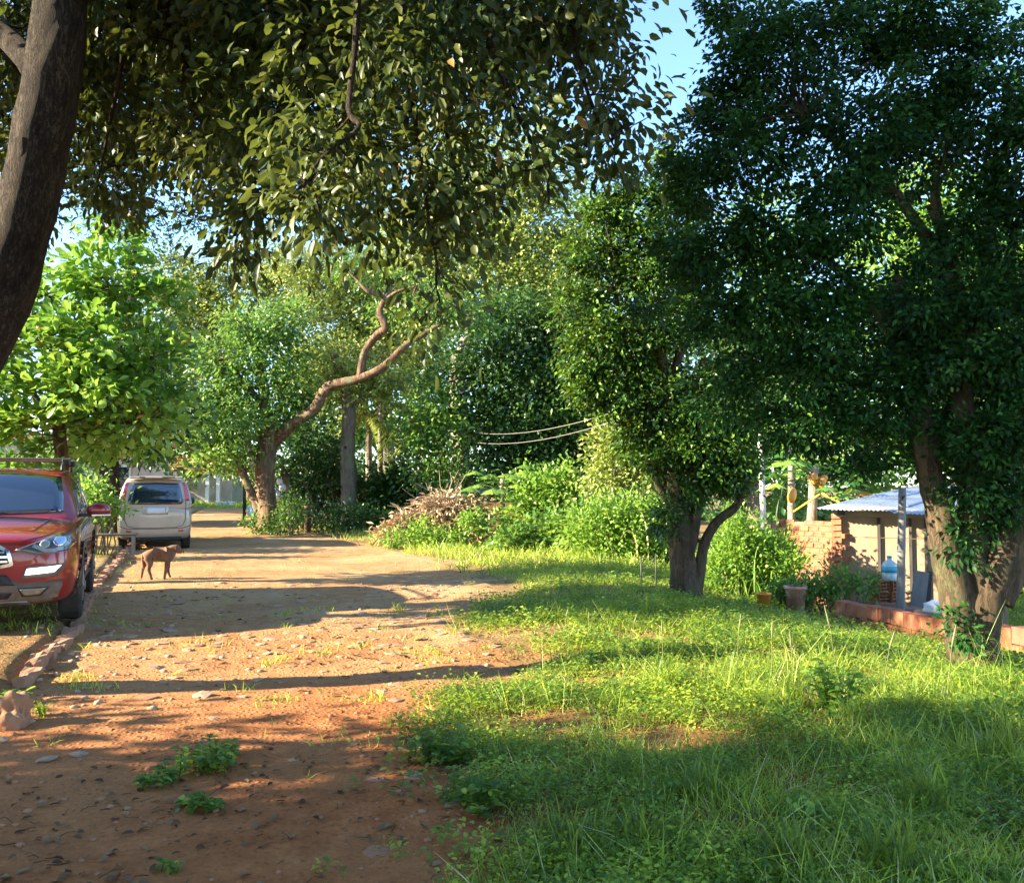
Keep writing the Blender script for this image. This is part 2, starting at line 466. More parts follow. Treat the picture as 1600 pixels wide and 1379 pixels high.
def leaf_arrays(P, D, Nn, L, W, kind='small', bend=None):
    tv, tt = TPL[kind]
    D, S, Z = frames(D, Nn)
    L = np.broadcast_to(np.asarray(L, float), (len(P),)); W = np.broadcast_to(np.asarray(W, float), (len(P),))
    V = (P[:, None, :] + D[:, None, :] * (tv[None, :, 0:1] * L[:, None, None])
         + S[:, None, :] * (tv[None, :, 1:2] * W[:, None, None]) + Z[:, None, :] * (tv[None, :, 2:3] * L[:, None, None]))
    if bend is not None:
        V[:, :, 2] -= (tv[None, :, 0] ** 2) * bend[:, None] * L[:, None]
    k = len(tv)
    T = (tt[None] + (np.arange(len(P)) * k)[:, None, None]).reshape(-1, 3)
    return V.reshape(-1, 3), T, len(tt)

def leaf_obj(name, P, D, Nn, L, W, mat, parent=None, kind='small', var=None, bend=None, rng=RNG, origin=None):
    V, T, k = leaf_arrays(P, D, Nn, L, W, kind, bend)
    if var is None: var = rng.random(len(P))
    if parent is not None: V = V - np.array(parent.location)
    me = mesh_tris(name, V, T, np.repeat(var, k))
    return link(name, me, mat, parent)

def crown_pts(blobs, n, clump=.35, per=45, rng=RNG, shell=.5, flat=.6, up=.8, droop=.35, gap=0.0):
    """blobs: (centre, (rx,ry,rz)). Leaves hang in clumps spread through the outer part of every blob."""
    w = np.array([(b[1][0] * b[1][1] + b[1][0] * b[1][2] + b[1][1] * b[1][2]) for b in blobs]); w = w / w.sum()
    Ps, Ds, Ns, Cs, Vs = [], [], [], [], []
    for (c, r), wi in zip(blobs, w):
        k = max(3, int(n * wi / per)); c = np.array(c); r = np.array(r)
        d = unit(rng.normal(size=(k, 3)))
        rad = (shell + (1 - shell) * rng.random((k, 1)) ** .6)
        cc = c + d * r * rad * rng.uniform(.62, 1.25, (k, 1))
        m = max(4, int(n * wi / k))
        cr = clump * rng.uniform(.6, 1.35, (k, 1, 1))
        off = rng.normal(size=(k, m, 3)) * .5
        off[:, :, 2] *= flat
        P = cc[:, None, :] + off * cr
        out = unit(np.repeat((d * .8 + np.array([0, 0, .1]))[:, None, :], m, 1) + off * 1.2)
        D = out + rng.normal(size=P.shape) * .45; D[:, :, 2] -= droop
        Nn = rng.normal(size=P.shape) * .55 + out * .35; Nn[:, :, 2] += up
        v = np.clip(np.repeat(rng.random((k, 1)) * .55, m, 1) + rng.random((k, m)) * .45, 0, 1)
        Ps.append(P.reshape(-1, 3)); Ds.append(D.reshape(-1, 3)); Ns.append(Nn.reshape(-1, 3)); Vs.append(v.ravel()); Cs.append(cc)
    return np.concatenate(Ps), np.concatenate(Ds), np.concatenate(Ns), np.concatenate(Vs), np.concatenate(Cs)

def pxblobs(lst, Y):
    """(px, py, rx_px, ry_px[, dY[, depth radius]]) -> world ellipsoids"""
    out = []
    for b in lst:
        y = Y + (b[4] if len(b) > 4 else 0)
        k = y / F
        ry = b[5] if len(b) > 5 else .8 * k * (b[2] + b[3]) / 2
        out.append((at(b[0], b[1], y), (b[2] * k, ry, b[3] * k)))
    return out

def limb_path(a, b, rng, n=4, wob=.06, sag=0.0):
    a, b = Vector(a), Vector(b); L = (b - a).length
    pts = []
    for i in range(n + 1):
        t = i / n
        p = a.lerp(b, t) + Vector(rng.normal(size=3)) * wob * L * math.sin(math.pi * t)
        p.z += sag * L * math.sin(math.pi * t)
        pts.append(p)
    return pts

def twigs(tb, skeleton, centers, rng, r0=.02, r1=.004, maxn=120, seg=4, wob=.08):
    sk = np.array([tuple(p) for p in skeleton])
    idx = rng.permutation(len(centers))[:maxn]
    for i in idx:
        c = centers[i]
        j = np.argmin(np.linalg.norm(sk - c, axis=1) + rng.random(len(sk)) * .3)
        p = limb_path(sk[j], c, rng, 3, wob)
        tb.add(p, [r0, r0 * .75, r0 * .5, r1], seg, sub=2, cap=False)

def leaf_children(n_name, P, D, Nn, L, W, mats, parent, kind, n, rng, pick=None):
    """the n leaves that show largest as single parts sharing three meshes"""
    tv, tt = TPL[kind]
    meshes = []
    for q in (.25, .6, .9):
        V = tv.copy(); me = mesh_tris(n_name, V, tt, np.full(len(tt), q)); me.materials.append(mats); meshes.append(me)
    D, S, Z = frames(D, Nn)
    ploc = parent.location
    for i in (pick if pick is not None else range(n)):
        o = bpy.data.objects.new(n_name, meshes[int(rng.integers(3))])
        COL.objects.link(o); o.parent = parent
        l, w = L[i], W[i]
        m = Matrix(((D[i][0] * l, S[i][0] * w, Z[i][0] * l, P[i][0] - ploc[0]),
                    (D[i][1] * l, S[i][1] * w, Z[i][1] * l, P[i][1] - ploc[1]),
                    (D[i][2] * l, S[i][2] * w, Z[i][2] * l, P[i][2] - ploc[2]), (0, 0, 0, 1)))
        o.matrix_local = m

def nearest_in_view(P, n, lo=-10, hi=1610, top=-10):
    y = P[:, 1]; px = CX + F * P[:, 0] / np.maximum(y, .1); py = HZ - F * (P[:, 2] - CAMH) / np.maximum(y, .1)
    ok = (y > .5) & (px > lo) & (px < hi) & (py > top)
    idx = np.where(ok)[0]
    return idx[np.argsort(y[idx])[:n]]

# ------------------------------------------------------------------ ground and road
def build_ground():
    n1, n2 = 430, 460
    t = np.linspace(-1, 1, n1)
    xs = 900 * np.sinh(8.2 * t) / math.sinh(8.2)
    s = np.linspace(0, 1, n2)
    lo, hi = -math.asinh((6.0 + 60) / .9), math.asinh((1100 - 6.0) / .9)
    ys = 6.0 + .9 * np.sinh(lo + (hi - lo) * s)
    X, Y = np.meshgrid(xs, ys)
    # lean the grid columns so that they follow the road
    X = X + np.interp(Y, KY, np.array(KX) + 1.8) * np.exp(-(X / 30) ** 2)
    V = np.stack([X, Y, H(X, Y)], -1).reshape(-1, 3)
    i = np.arange(n2 - 1)[:, None] * n1 + np.arange(n1 - 1)[None]
    Q = np.stack([i, i + 1, i + 1 + n1, i + n1], -1).reshape(-1, 4)
    c = V[Q].mean(1)
    wob = (vn(c[:, 0], c[:, 1], .5, 4) - .5) * .5
    isroad = (c[:, 0] > kerb_x(c[:, 1]) - .05) & (c[:, 0] < edge_x(c[:, 1]) + wob + .15) & (c[:, 1] < 58) & (c[:, 1] > -40)
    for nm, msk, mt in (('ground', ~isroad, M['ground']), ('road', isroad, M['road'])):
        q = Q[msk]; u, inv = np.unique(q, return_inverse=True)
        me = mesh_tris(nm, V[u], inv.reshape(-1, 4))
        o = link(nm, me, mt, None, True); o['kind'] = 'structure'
        if nm == 'road': rd = o
    return rd
ROAD = build_ground()

def rock_mesh(name, seed, flat=.4, sub=1, rough=.25):
    bm = bmesh.new(); bmesh.ops.create_icosphere(bm, subdivisions=sub, radius=.5)
    r = np.random.default_rng(seed)
    for v in bm.verts:
        v.co *= 1 + (r.random() - .5) * rough * 2
        v.co.z *= flat
    me = bpy.data.meshes.new(name); bm.to_mesh(me); bm.free()
    return me

def cobbles():
    rng = np.random.default_rng(3)
    ms = [rock_mesh('cobblestone', 20 + i, .28, 1, .22) for i in range(6)]
    for i, me in enumerate(ms): me.materials.append(M['stone'] if i % 3 else M['redstone'])
    pts = []
    while len(pts) < 290:
        y = rng.uniform(3.6, 13.5); x = rng.uniform(-4.5, .3)
        if x < kerb_x(y) + .15 or x > edge_x(y) + .2: continue
        dens = float(vn(x, y, 1.3, 12))
        zone = 1.0 if (8 < y < 13 and x > -3) else (.35 if y > 6 else .10)
        if dens * zone < rng.random() * .75: continue
        if any((x - a) ** 2 + (y - b) ** 2 < .018 for a, b in pts): continue
        pts.append((x, y))
    for x, y in pts:
        o = bpy.data.objects.new('cobblestone', ms[int(rng.integers(6))]); COL.objects.link(o)
        o.parent = ROAD
        s = rng.uniform(.07, .17)
        o.location = (x, y, gz(x, y) + s * rng.uniform(-.04, .03)); o.rotation_euler = (rng.normal() * .06, rng.normal() * .06, rng.random() * 6.3)
        o.scale = (s * rng.uniform(.8, 1.25), s, s * .8)
cobbles()

def kerb():
    rng = np.random.default_rng(9)
    k = thing('kerb', 'worn dirt covered stone kerb along the verge under the red car', 'kerb', (0, 0, 0)); k['kind'] = 'structure'
    del k['category']
    ms = []
    for i in range(5):
        bm = bmesh.new(); vs = box(bm, (0, 0, 0), (.16, .40, .2), None, .93)
        bmesh.ops.subdivide_edges(bm, edges=list(bm.edges), cuts=2, use_grid_fill=True)
        for v in bm.verts: v.co += Vector(rng.normal(size=3)) * .009
        me = bpy.data.meshes.new('kerb_stone'); bm.to_mesh(me); bm.free(); me.materials.append(M['kerb']); ms.append(me)
    y = 6.55
    while y < 30:
        L = rng.uniform(.34, .5)
        x = float(kerb_x(y + L / 2)) - .04 + rng.normal() * .018
        dx = float(kerb_x(y + L) - kerb_x(y))
        o = bpy.data.objects.new('kerb_stone', ms[int(rng.integers(5))]); COL.objects.link(o); o.parent = k
        o.location = (x, y + L / 2, gz(x - .25, y + L / 2) - .115 + rng.normal() * .006)
        o.rotation_euler = (rng.normal() * .015, rng.normal() * .03, math.atan2(-dx, L) + rng.normal() * .015)
        o.scale = (.85, math.hypot(L, dx) / .40, 1); y += L + .008
kerb()

# boulder at the lower left
def boulder():
    bm = bmesh.new(); bmesh.ops.create_icosphere(bm, subdivisions=5, radius=.5)
    for v in bm.verts:
        c = v.co.copy()
        k = 1 + .16 * math.sin(c.x * 7 + 1) + .14 * math.sin(c.y * 9 + c.z * 6) + .07 * math.sin(c.x * 23 + c.y * 17) 
        v.co = Vector((c.x * k * .36, c.y * k * .30, max(c.z, -.35) * k * .34)) * .74
    for v in bm.verts: v.co += v.co.normalized() * (noise.noise(v.co * 9) * .035 + noise.noise(v.co * 26) * .014)
    p = G(16, 1134)
    o = bm_obj('boulder', bm, M['redstone'], None, True)
    o.location = p + Vector((0, 0, .06)); o.rotation_euler = (0, .2, .5)
    tag(o, 'rounded reddish rock on the dirt at the lower left edge', 'rock')
boulder()

# ------------------------------------------------------------------ trees
def tree(name, label, cat, base, limbs, blobs, leaf, bark, n, L, W, clump, per=45, kind='small', seed=1, group=None, ntw=0, twr=.02,
         shell=.5, flat=.6, droop=.35, up=.8, single=0, seg=9, lump=.08, extra=None, crown_name='crown', twn='twig'):
    """limbs: list of (points, radii); the first one is the trunk"""
    rng = np.random.default_rng(seed)
    t = thing(name, label, cat, base, 0, group)
    sk = []
    for i, (p, r) in enumerate(limbs):
        tb = Tubes()
        path = tb.add(p, r, seg if i == 0 else max(6, seg - 3), rough=.08, sub=5, lump=lump if i == 0 else lump * .8, seed=seed + i)
        sk += path[len(path) // 2:] if i == 0 else path
        tb.build('trunk' if i == 0 else 'limb', bark, t)
    P, D, Nn, v, cc = crown_pts(blobs, n, clump, per, rng, shell, flat, up, droop)
    if ntw:
        tb = Tubes(); twigs(tb, sk, cc, rng, twr, .003, ntw); tb.build(twn, bark, t)['kind'] = 'stuff'
    Ls = L * rng.uniform(.5, 1.35, len(P)); Ws = W * rng.uniform(.75, 1.2, len(P))
    if extra is not None:
        P, D, Nn, v, Ls, Ws = extra(P, D, Nn, v, Ls, Ws, rng)
    if single:
        pick = nearest_in_view(P, single)
        Du, Su, Zu = frames(D, Nn)
        leaf_children('leaf', P, D, Nn, Ls, Ws, leaf, t, kind, single, rng, pick)
        keep = np.ones(len(P), bool); keep[pick] = False
        P, D, Nn, v, Ls, Ws = P[keep], D[keep], Nn[keep], v[keep], Ls[keep], Ws[keep]
    c = leaf_obj(crown_name, P, D, Nn, Ls, Ws, leaf, t, kind, v, rng=rng)
    if single: c['kind'] = 'stuff'
    return t

def px_path(lst, Y=None):
    return [at(a[0], a[1], a[2] if len(a) > 2 else Y) for a in lst]

# -- foreground canopy tree: trunk at the upper left
def canopy_tree():
    Yt = 6.2
    base = Vector((-4.75, 6.15, 0)); base.z = gz(base.x, base.y)
    trunk = [base + Vector((0, 0, -.15)), base + Vector((.0, 0, .5))] + px_path([(-42, 570, 6.1), (16, 430, 6.0), (57, 260, 5.9), (86, 90, 5.8), (104, -60, 5.8), (120, -200, 5.8)])
    tr = [.36, .23, .19, .18, .18, .175, .165, .16]
    l1 = px_path([(95, -20, 5.8), (250, -60, 5.6), (500, -160, 5.6), (760, -160, 5.8), (1000, -60, 6.1)])
    l2 = px_path([(108, -120, 5.8), (230, -200, 6.6), (420, -120, 7.6), (620, -60, 8.2)])
    l3 = px_path([(60, 110, 5.9), (10, 60, 6.1), (-80, 0, 6.6), (-300, -60, 7.0)])
    l4 = px_path([(118, -190, 5.8), (-60, -420, 5.2), (-300, -500, 4.6)])
    hang = [px_path(p) for p in (
        [(455, -100, 6.3), (470, 20, 6.2), (476, 90, 6.2), (490, 140, 6.1), (530, 210, 6.0), (560, 300, 5.9)],
        [(620, -100, 6.0), (640, 60, 5.8), (650, 200, 5.7), (668, 330, 5.6), (690, 450, 5.5)],
        [(270, -40, 6.6), (262, 40, 6.6), (285, 90, 6.7), (310, 150, 6.8), (318, 230, 6.9)],
        [(340, -60, 6.9), (345, 60, 6.8), (352, 110, 6.8), (340, 190, 6.8)],
        [(560, -60, 5.4), (556, 60, 5.3), (545, 170, 5.2), (560, 200, 5.1), (500, 250, 5.1), (455, 330, 5.0)],
        [(760, -80, 5.8), (770, 60, 5.7), (800, 160, 5.6), (850, 260, 5.6), (858, 320, 5.6)],
        [(880, -80, 6.0), (900, 60, 5.9), (920, 150, 5.9), (960, 230, 5.9)],
        [(700, -60, 7.0), (690, 150, 6.9), (720, 300, 6.8), (735, 380, 6.7)],
        [(205, -40, 6.6), (190, 100, 6.8), (170, 200, 7.0), (150, 300, 7.2)])]
    limbs = [(trunk, tr), (l1, [.13, .11, .09, .06, .03]), (l2, [.12, .09, .06, .03]), (l3, [.10, .08, .06, .04]), (l4, [.14, .1, .06])]
    for i, h in enumerate(hang):
        limbs.append((h, list(np.linspace(.026, .006, len(h)))))
    bl = []
    def B(px, py, rx, ry, Y, d=.45): bl.append((at(px, py, Y), (rx * Y / F, d, ry * Y / F)))
    # underside outline of the canopy as it hangs over the road
    B(60, 90, 160, 150, 7.6, .7); B(30, 260, 60, 90, 8.0, .6)
    B(190, 60, 110, 110, 7.2, .7); B(300, 70, 110, 130, 6.8, .7); B(300, 210, 100, 80, 7.0, .6)
    B(410, 60, 120, 110, 6.6, .7); B(400, 210, 110, 100, 6.4, .6); B(420, 330, 95, 60, 6.3, .45); B(370, 385, 45, 30, 6.3, .3)
    B(150, 190, 60, 90, 7.4, .6); B(180, 290, 60, 55, 7.4, .4)
    B(540, 80, 130, 120, 5.9, .7); B(540, 230, 115, 100, 5.6, .6); B(500, 330, 80, 60, 5.2, .4); B(590, 350, 80, 70, 5.5, .4)
    B(680, 80, 120, 120, 5.8, .7); B(680, 240, 90, 90, 5.7, .6); B(690, 340, 60, 70, 5.6, .4); B(672, 430, 32, 40, 5.5, .25); B(680, 500, 35, 25, 5.4, .2)
    B(800, 60, 115, 110, 6.0, .7); B(800, 200, 60, 60, 5.8, .5); B(835, 270, 34, 45, 5.6, .3); B(740, 330, 40, 50, 5.8, .3)
    B(900, 40, 85, 80, 6.1, .6); B(930, 150, 62, 62, 6.0, .5); B(955, 230, 45, 45, 5.9, .35); B(990, 190, 30, 40, 6.0, .3); B(960, 60, 30, 50, 6.1, .3)
    B(730, 30, 400, 60, 6.6, .8); B(300, 10, 330, 70, 6.6, .8)
    # the rest of the crown above and left of the picture
    for x, y, z, a, b, c in ((-5.5, 6.4, 6.6, 2.2, 1.9, 1.2), (-3.0, 6.3, 6.6, 2.2, 1.8, 1.1), (-.6, 6.3, 6.0, 1.8, 1.4, .9), (-7.0, 6.8, 5.4, 1.2, 1.3, 1.1), (-4.0, 5.6, 7.6, 2.3, 1.6, .9)):
        bl.append((Vector((x, y, z)), (a, b, c)))
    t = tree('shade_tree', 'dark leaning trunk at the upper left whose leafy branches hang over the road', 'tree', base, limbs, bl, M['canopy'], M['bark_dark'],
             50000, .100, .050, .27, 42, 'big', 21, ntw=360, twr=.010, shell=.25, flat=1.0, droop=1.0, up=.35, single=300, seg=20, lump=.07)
    return t
canopy_tree()

# -- unseen trees added left of the picture, outside the frame, to shade the ground
def unseen_tree(i, label, x, y, zc, r, n=5200, lf=.26, cx=None, cy=None):
    b = Vector((x, y, gz(x, y)))
    x = x if cx is None else cx; y = y if cy is None else cy
    lim = [([b + Vector((0, 0, -.1)), b + Vector((.1, 0, 1.2)), Vector((x + .1, y + .1, zc))], [.3, .2, .12])]
    bl = [(Vector((x, y, zc)), r)]
    tree('yard_tree', label, 'tree', b, lim, bl, M['green'], M['bark_dark'], n, lf, lf * .62, .5, 40, 'small', 300 + i, group='unseen trees outside the frame that cast shade', shell=.1)
unseen_tree(0, 'unseen broad dense tree beside the verge, shading the foreground', -9.2, .78, 3.0, (2.5, 2.6, 2.9), 14000)
unseen_tree(1, 'unseen tall dense tree behind the broad one, shading the foreground', -12.0, -2.6, 4.4, (2.6, 2.8, 3.8), 9500)
unseen_tree(2, 'unseen round tree farther from the road, shading the foreground', -13.5, -1.5, 5.0, (2.6, 2.5, 4.0), 8000)

unseen_tree(6, 'unseen round tree beside the red car outside the left edge, shading the clearing', -8.3, 8.6, 4.4, (1.25, 1.5, 1.55), 5500, .22)
unseen_tree(7, 'unseen tall shrub added outside the left edge to shade the near dirt', -8.2, 2.5, 1.7, (1.0, 1.9, 1.75), 7000, .16)
unseen_tree(3, 'unseen spreading tree added with its crown over the viewer to block sky light', .8, -3.2, 7.0, (5.0, 4.2, 1.2), 7000, .3, .8, .8)  # unseen crowns over and behind the viewer, added to block sky light
unseen_tree(4, 'unseen tall tree added behind the viewer to the left to block sky light', -6.0, -4.0, 6.4, (3.4, 3.2, 1.8), 6000, .3)
unseen_tree(5, 'unseen tall tree added behind the viewer to the right to block sky light', 6.5, -4.5, 5.0, (3.4, 3.0, 3.0), 6000, .3)

def back_canopy():
    b = Vector((-8.6, 9.4, 0)); b.z = gz(b.x, b.y); Y = 8.6
    lim = [([b - Vector((0, 0, .1)), b + Vector((.1, 0, 2.5)), Vector((-7.6, 9.0, 5.0)), Vector((-6.0, 8.8, 6.2))], [.26, .2, .16, .12]),
           (px_path([(-140, 60, 8.8), (100, 20, 8.6), (300, 40, 8.6), (520, 20, 8.6), (700, -20, 8.7)]), [.10, .08, .06, .04, .02]), (px_path([(-140, 60, 8.8), (60, 140, 8.6), (200, 220, 8.6), (330, 270, 8.6)]), [.08, .05, .03, .015])]
    bl = pxblobs([(40, 60, 130, 90), (60, 200, 70, 90), (190, 60, 130, 90), (180, 190, 90, 80), (330, 60, 130, 100), (310, 200, 100, 70), (450, 70, 120, 100), (440, 210, 90, 80), (580, 70, 120, 90), (590, 200, 80, 70), (710, 60, 110, 80), (720, 160, 60, 50), (380, 300, 70, 50), (500, 300, 80, 50), (800, 40, 70, 50), (20, 320, 50, 60), (170, 300, 40, 40)], Y)
    tree('shade_tree', 'second leafy tree behind the leaning dark trunk, its finer leaves filling the canopy gaps', 'tree', b, lim, bl, M['canopy'], M['bark_dark'],
         26000, .10, .052, .34, 36, 'small', 27, ntw=160, twr=.012, shell=.3, flat=.8, droop=.5, up=.5, seg=12)
back_canopy()

# -- bright broad-leaved tree behind the red car
def almond():
    Y = 13.0
    p = px_path([(112, 800, 13.2), (97, 725), (92, 660), (105, 590), (130, 520), (150, 450)], Y)
    base = Vector(p[0]); base.z = gz(base.x, base.y); p[0] = base - Vector((0, 0, .1))
    lim = [(p, [.13, .10, .09, .075, .05, .03]),
           (px_path([(95, 680), (40, 600), (-30, 540)], Y), [.06, .045, .02]), (px_path([(105, 600), (180, 560), (250, 560)], Y), [.05, .035, .015]),
           (px_path([(95, 650), (160, 660), (230, 660)], Y), [.05, .03, .015]), (px_path([(130, 520), (80, 470), (60, 430)], Y), [.04, .03, .015])]
    bl = pxblobs([(60, 470, 80, 50), (150, 420, 60, 40), (190, 375, 45, 22), (185, 450, 60, 50), (240, 480, 45, 50), (50, 545, 90, 40, -.4), (150, 530, 80, 45, -.6), (235, 555, 50, 45),
                  (30, 610, 90, 42, -.6), (130, 600, 80, 40, -.8), (215, 630, 65, 50, -.2), (60, 670, 95, 38, -.6), (170, 680, 60, 32), (245, 670, 42, 30, .3), (-60, 560, 90, 120), (20, 715, 50, 22, -.3), (255, 600, 30, 30)], Y)
    tree('almond_tree', 'bright green broad leaved tree behind the red car, with a few orange leaves', 'tree', base, lim, bl, M['almond'], M['bark_red'],
         8200, .16, .098, .32, 26, 'round', 31, ntw=180, twr=.016, shell=.68, flat=.45, droop=.1, up=1.3, single=300, seg=10)
almond()

def simple_tree(name, label, cat, bpx, bpy_, Y, trunk, tr, blobs, leaf, bark, n, L, seed, limbs=(), grp=None, bz=None, **kw):
    p = px_path(trunk, Y)
    b = at(bpx, bpy_, Y); b.z = gz(b.x, b.y)
    p = [b - Vector((0, 0, .15))] + p
    lim = [(p, tr)] + [(px_path(a, Y), r) for a, r in limbs]
    wr = kw.pop('wr', .6)
    return tree(name, label, cat, b, lim, pxblobs(blobs, Y), leaf, bark, n, L, L * wr, kw.pop('clump', .9), kw.pop('per', 40), 'small', seed, group=grp, **kw)

# dark-trunk tree behind the almond tree
simple_tree('street_tree', 'dark trunked tree standing between the red car and the pale van', 'tree', 172, 838, 24, [(170, 760), (172, 690), (190, 560), (215, 420)], [.36, .28, .25, .18, .08],
            [(160, 640, 90, 50), (230, 690, 60, 28), (100, 690, 60, 30), (260, 640, 50, 40), (180, 560, 110, 60), (250, 710, 30, 20)], M['dark'], M['bark_dark'], 7000, .20, 41, clump=.7, ntw=60, twr=.03)
# tall feathery trees at the far left
simple_tree('tall_tree', 'tall feathery pale tree rising far behind the bright broad leaved tree', 'tree', 424, 795, 50, [(360, 600), (366, 470), (372, 400)], [.22, .2, .15, .08],
            [(300, 450, 60, 45), (250, 430, 50, 40), (370, 470, 90, 60), (440, 450, 50, 40), (330, 540, 90, 60), (400, 400, 60, 30), (260, 520, 70, 60)], M['olive'], M['bark_grey'], 20000, .26, 42, clump=1.5,
            limbs=[([(366, 500), (320, 440), (290, 400)], [.15, .1, .05]), ([(366, 520), (410, 460), (440, 430)], [.15, .1, .05])], ntw=120, twr=.05)
simple_tree('thin_tree', 'sparse high tree with thin dark branches against the blue sky at left', 'tree', 150, 800, 42, [(190, 500), (215, 360), (225, 280), (230, 200)], [.3, .25, .18, .1, .04],
            [(220, 220, 45, 70), (260, 290, 40, 60), (180, 330, 60, 60), (300, 340, 50, 30), (230, 380, 60, 30), (150, 260, 50, 80)], M['dark'], M['bark_dark'], 3600, .2, 43, clump=.8, per=14,
            limbs=[([(215, 360), (260, 330), (310, 345)], [.1, .06, .02]), ([(222, 300), (250, 250), (280, 230)], [.1, .06, .02])], ntw=150, twr=.035)
simple_tree('tall_tree', 'tall pale olive tree behind the gnarled tree, above its long limb', 'tree', 610, 790, 46, [(600, 600), (590, 480), (580, 380)], [.45, .35, .25, .1],
            [(510, 450, 60, 50), (560, 430, 60, 45), (500, 520, 60, 50), (570, 500, 60, 50), (620, 450, 60, 50), (470, 420, 40, 30), (640, 530, 60, 40), (540, 560, 70, 40), (480, 580, 50, 40)], M['olive'], M['bark_grey'], 22000, .24, 44, clump=1.2,
            limbs=[([(598, 560), (540, 480), (510, 440)], [.18, .12, .05])], ntw=100, twr=.05)
# pale spreading tree at the centre
simple_tree('spreading_tree', 'pale olive spreading tree with whitish limbs at the centre of the view', 'tree', 730, 800, 38, [(715, 640), (720, 560), (745, 500), (790, 420), (830, 330)], [.5, .4, .34, .28, .18, .08],
            [(760, 330, 90, 60), (840, 290, 60, 45), (700, 400, 70, 50), (830, 390, 80, 60), (760, 440, 90, 40), (880, 440, 60, 70), (690, 330, 60, 60), (640, 400, 50, 50), (820, 500, 70, 35), (880, 350, 35, 60), (740, 250, 90, 50), (850, 230, 50, 30), (670, 480, 60, 30)],
            M['olive'], M['bark_pale'], 30000, .22, 45, clump=1.1, shell=.35,
            limbs=[([(722, 520), (680, 470), (650, 430)], [.2, .14, .05]), ([(750, 490), (800, 470), (850, 455), (890, 430)], [.2, .15, .12, .05]), ([(745, 480), (700, 430), (690, 380)], [.16, .1, .04]),
                    ([(790, 420), (760, 370), (750, 310)], [.14, .1, .04]), ([(800, 465), (840, 440), (870, 400)], [.1, .07, .03])], ntw=160, twr=.05)
simple_tree('mango_tree', 'dense dark mango tree hanging above the overgrown wall at the centre', 'tree', 850, 800, 29, [(850, 700), (855, 600), (850, 500)], [.45, .4, .3, .12],
            [(800, 510, 80, 50), (880, 520, 70, 70), (770, 580, 60, 50), (850, 610, 80, 60), (920, 620, 60, 70), (780, 670, 60, 50), (860, 690, 80, 50), (930, 700, 60, 50), (720, 600, 40, 50), (820, 740, 70, 35)],
            M['dark'], M['bark_dark'], 32000, .18, 46, clump=.9, ntw=60, twr=.04)
# gnarled tree with the long right limb
def gnarled():
    Y = 27.5
    b = at(420, 832, Y); b.z = gz(b.x, b.y)
    trunk = [b - Vector((0, 0, .15))] + px_path([(418, 800), (414, 750), (419, 695), (425, 680), (414, 640), (408, 590), (395, 520)], Y)
    lim = [(trunk, [.44, .33, .31, .33, .30, .17, .14, .06]),
           (px_path([(428, 690, 27.5), (455, 662, 27.2), (490, 640, 27), (512, 605, 26.8), (560, 592, 26.5), (600, 572, 26.2), (632, 540, 26), (662, 522, 26), (690, 505, 26), (720, 490, 26)]), [.20, .18, .165, .17, .14, .12, .09, .09, .06, .03]),
           (px_path([(562, 590, 26.5), (570, 550, 26.5), (590, 522, 26.4), (602, 512, 26.3), (593, 486, 26.3), (600, 465, 26.2), (575, 455, 26), (560, 440, 26)]), [.13, .12, .11, .12, .10, .08, .06, .03]),
           (px_path([(600, 470, 26.2), (622, 455, 26), (650, 448, 26)]), [.07, .05, .02]),
           (px_path([(414, 640, Y), (385, 600, Y), (350, 560, Y)]), [.11, .08, .03]), (px_path([(424, 830, Y), (398, 780, Y), (378, 735, Y), (366, 700, Y)]), [.2, .15, .13, .06])]
    bl = pxblobs([(400, 510, 60, 40), (350, 560, 60, 40), (430, 560, 50, 45), (330, 620, 60, 40), (390, 620, 55, 40), (440, 640, 40, 35), (310, 680, 50, 35), (370, 690, 55, 30), (330, 720, 45, 22, -1), (350, 660, 60, 30, -1),
                  (385, 730, 35, 22, 1), (455, 500, 40, 35), (460, 600, 35, 40), (295, 640, 35, 40)], Y)
    bl += pxblobs([(690, 480, 50, 25, -1.5), (740, 500, 40, 25, -1.5), (620, 480, 50, 20), (560, 430, 40, 25), (650, 440, 40, 20)], Y)
    tree('gnarled_tree', 'old gnarled tree with a long reddish limb reaching to the right over the road side', 'tree', b, lim, bl, M['green'], M['bark_red'],
         17500, .17, .10, .55, 40, 'small', 51, ntw=120, twr=.03, seg=14, lump=.14)
gnarled()
simple_tree('mossy_tree', 'straight mossy trunk standing right of the gnarled tree', 'tree', 545, 826, 29, [(545, 760), (543, 700), (546, 640), (535, 590), (520, 550)], [.30, .25, .24, .23, .2, .12, .05],
            [(520, 600, 50, 35), (570, 610, 50, 30), (545, 560, 60, 30), (600, 590, 35, 30)], M['olive'], M['bark_grey'], 4200, .17, 52, clump=.6, limbs=[([(545, 650), (570, 610), (590, 580)], [.12, .08, .04])], ntw=60, seg=12, lump=.12)

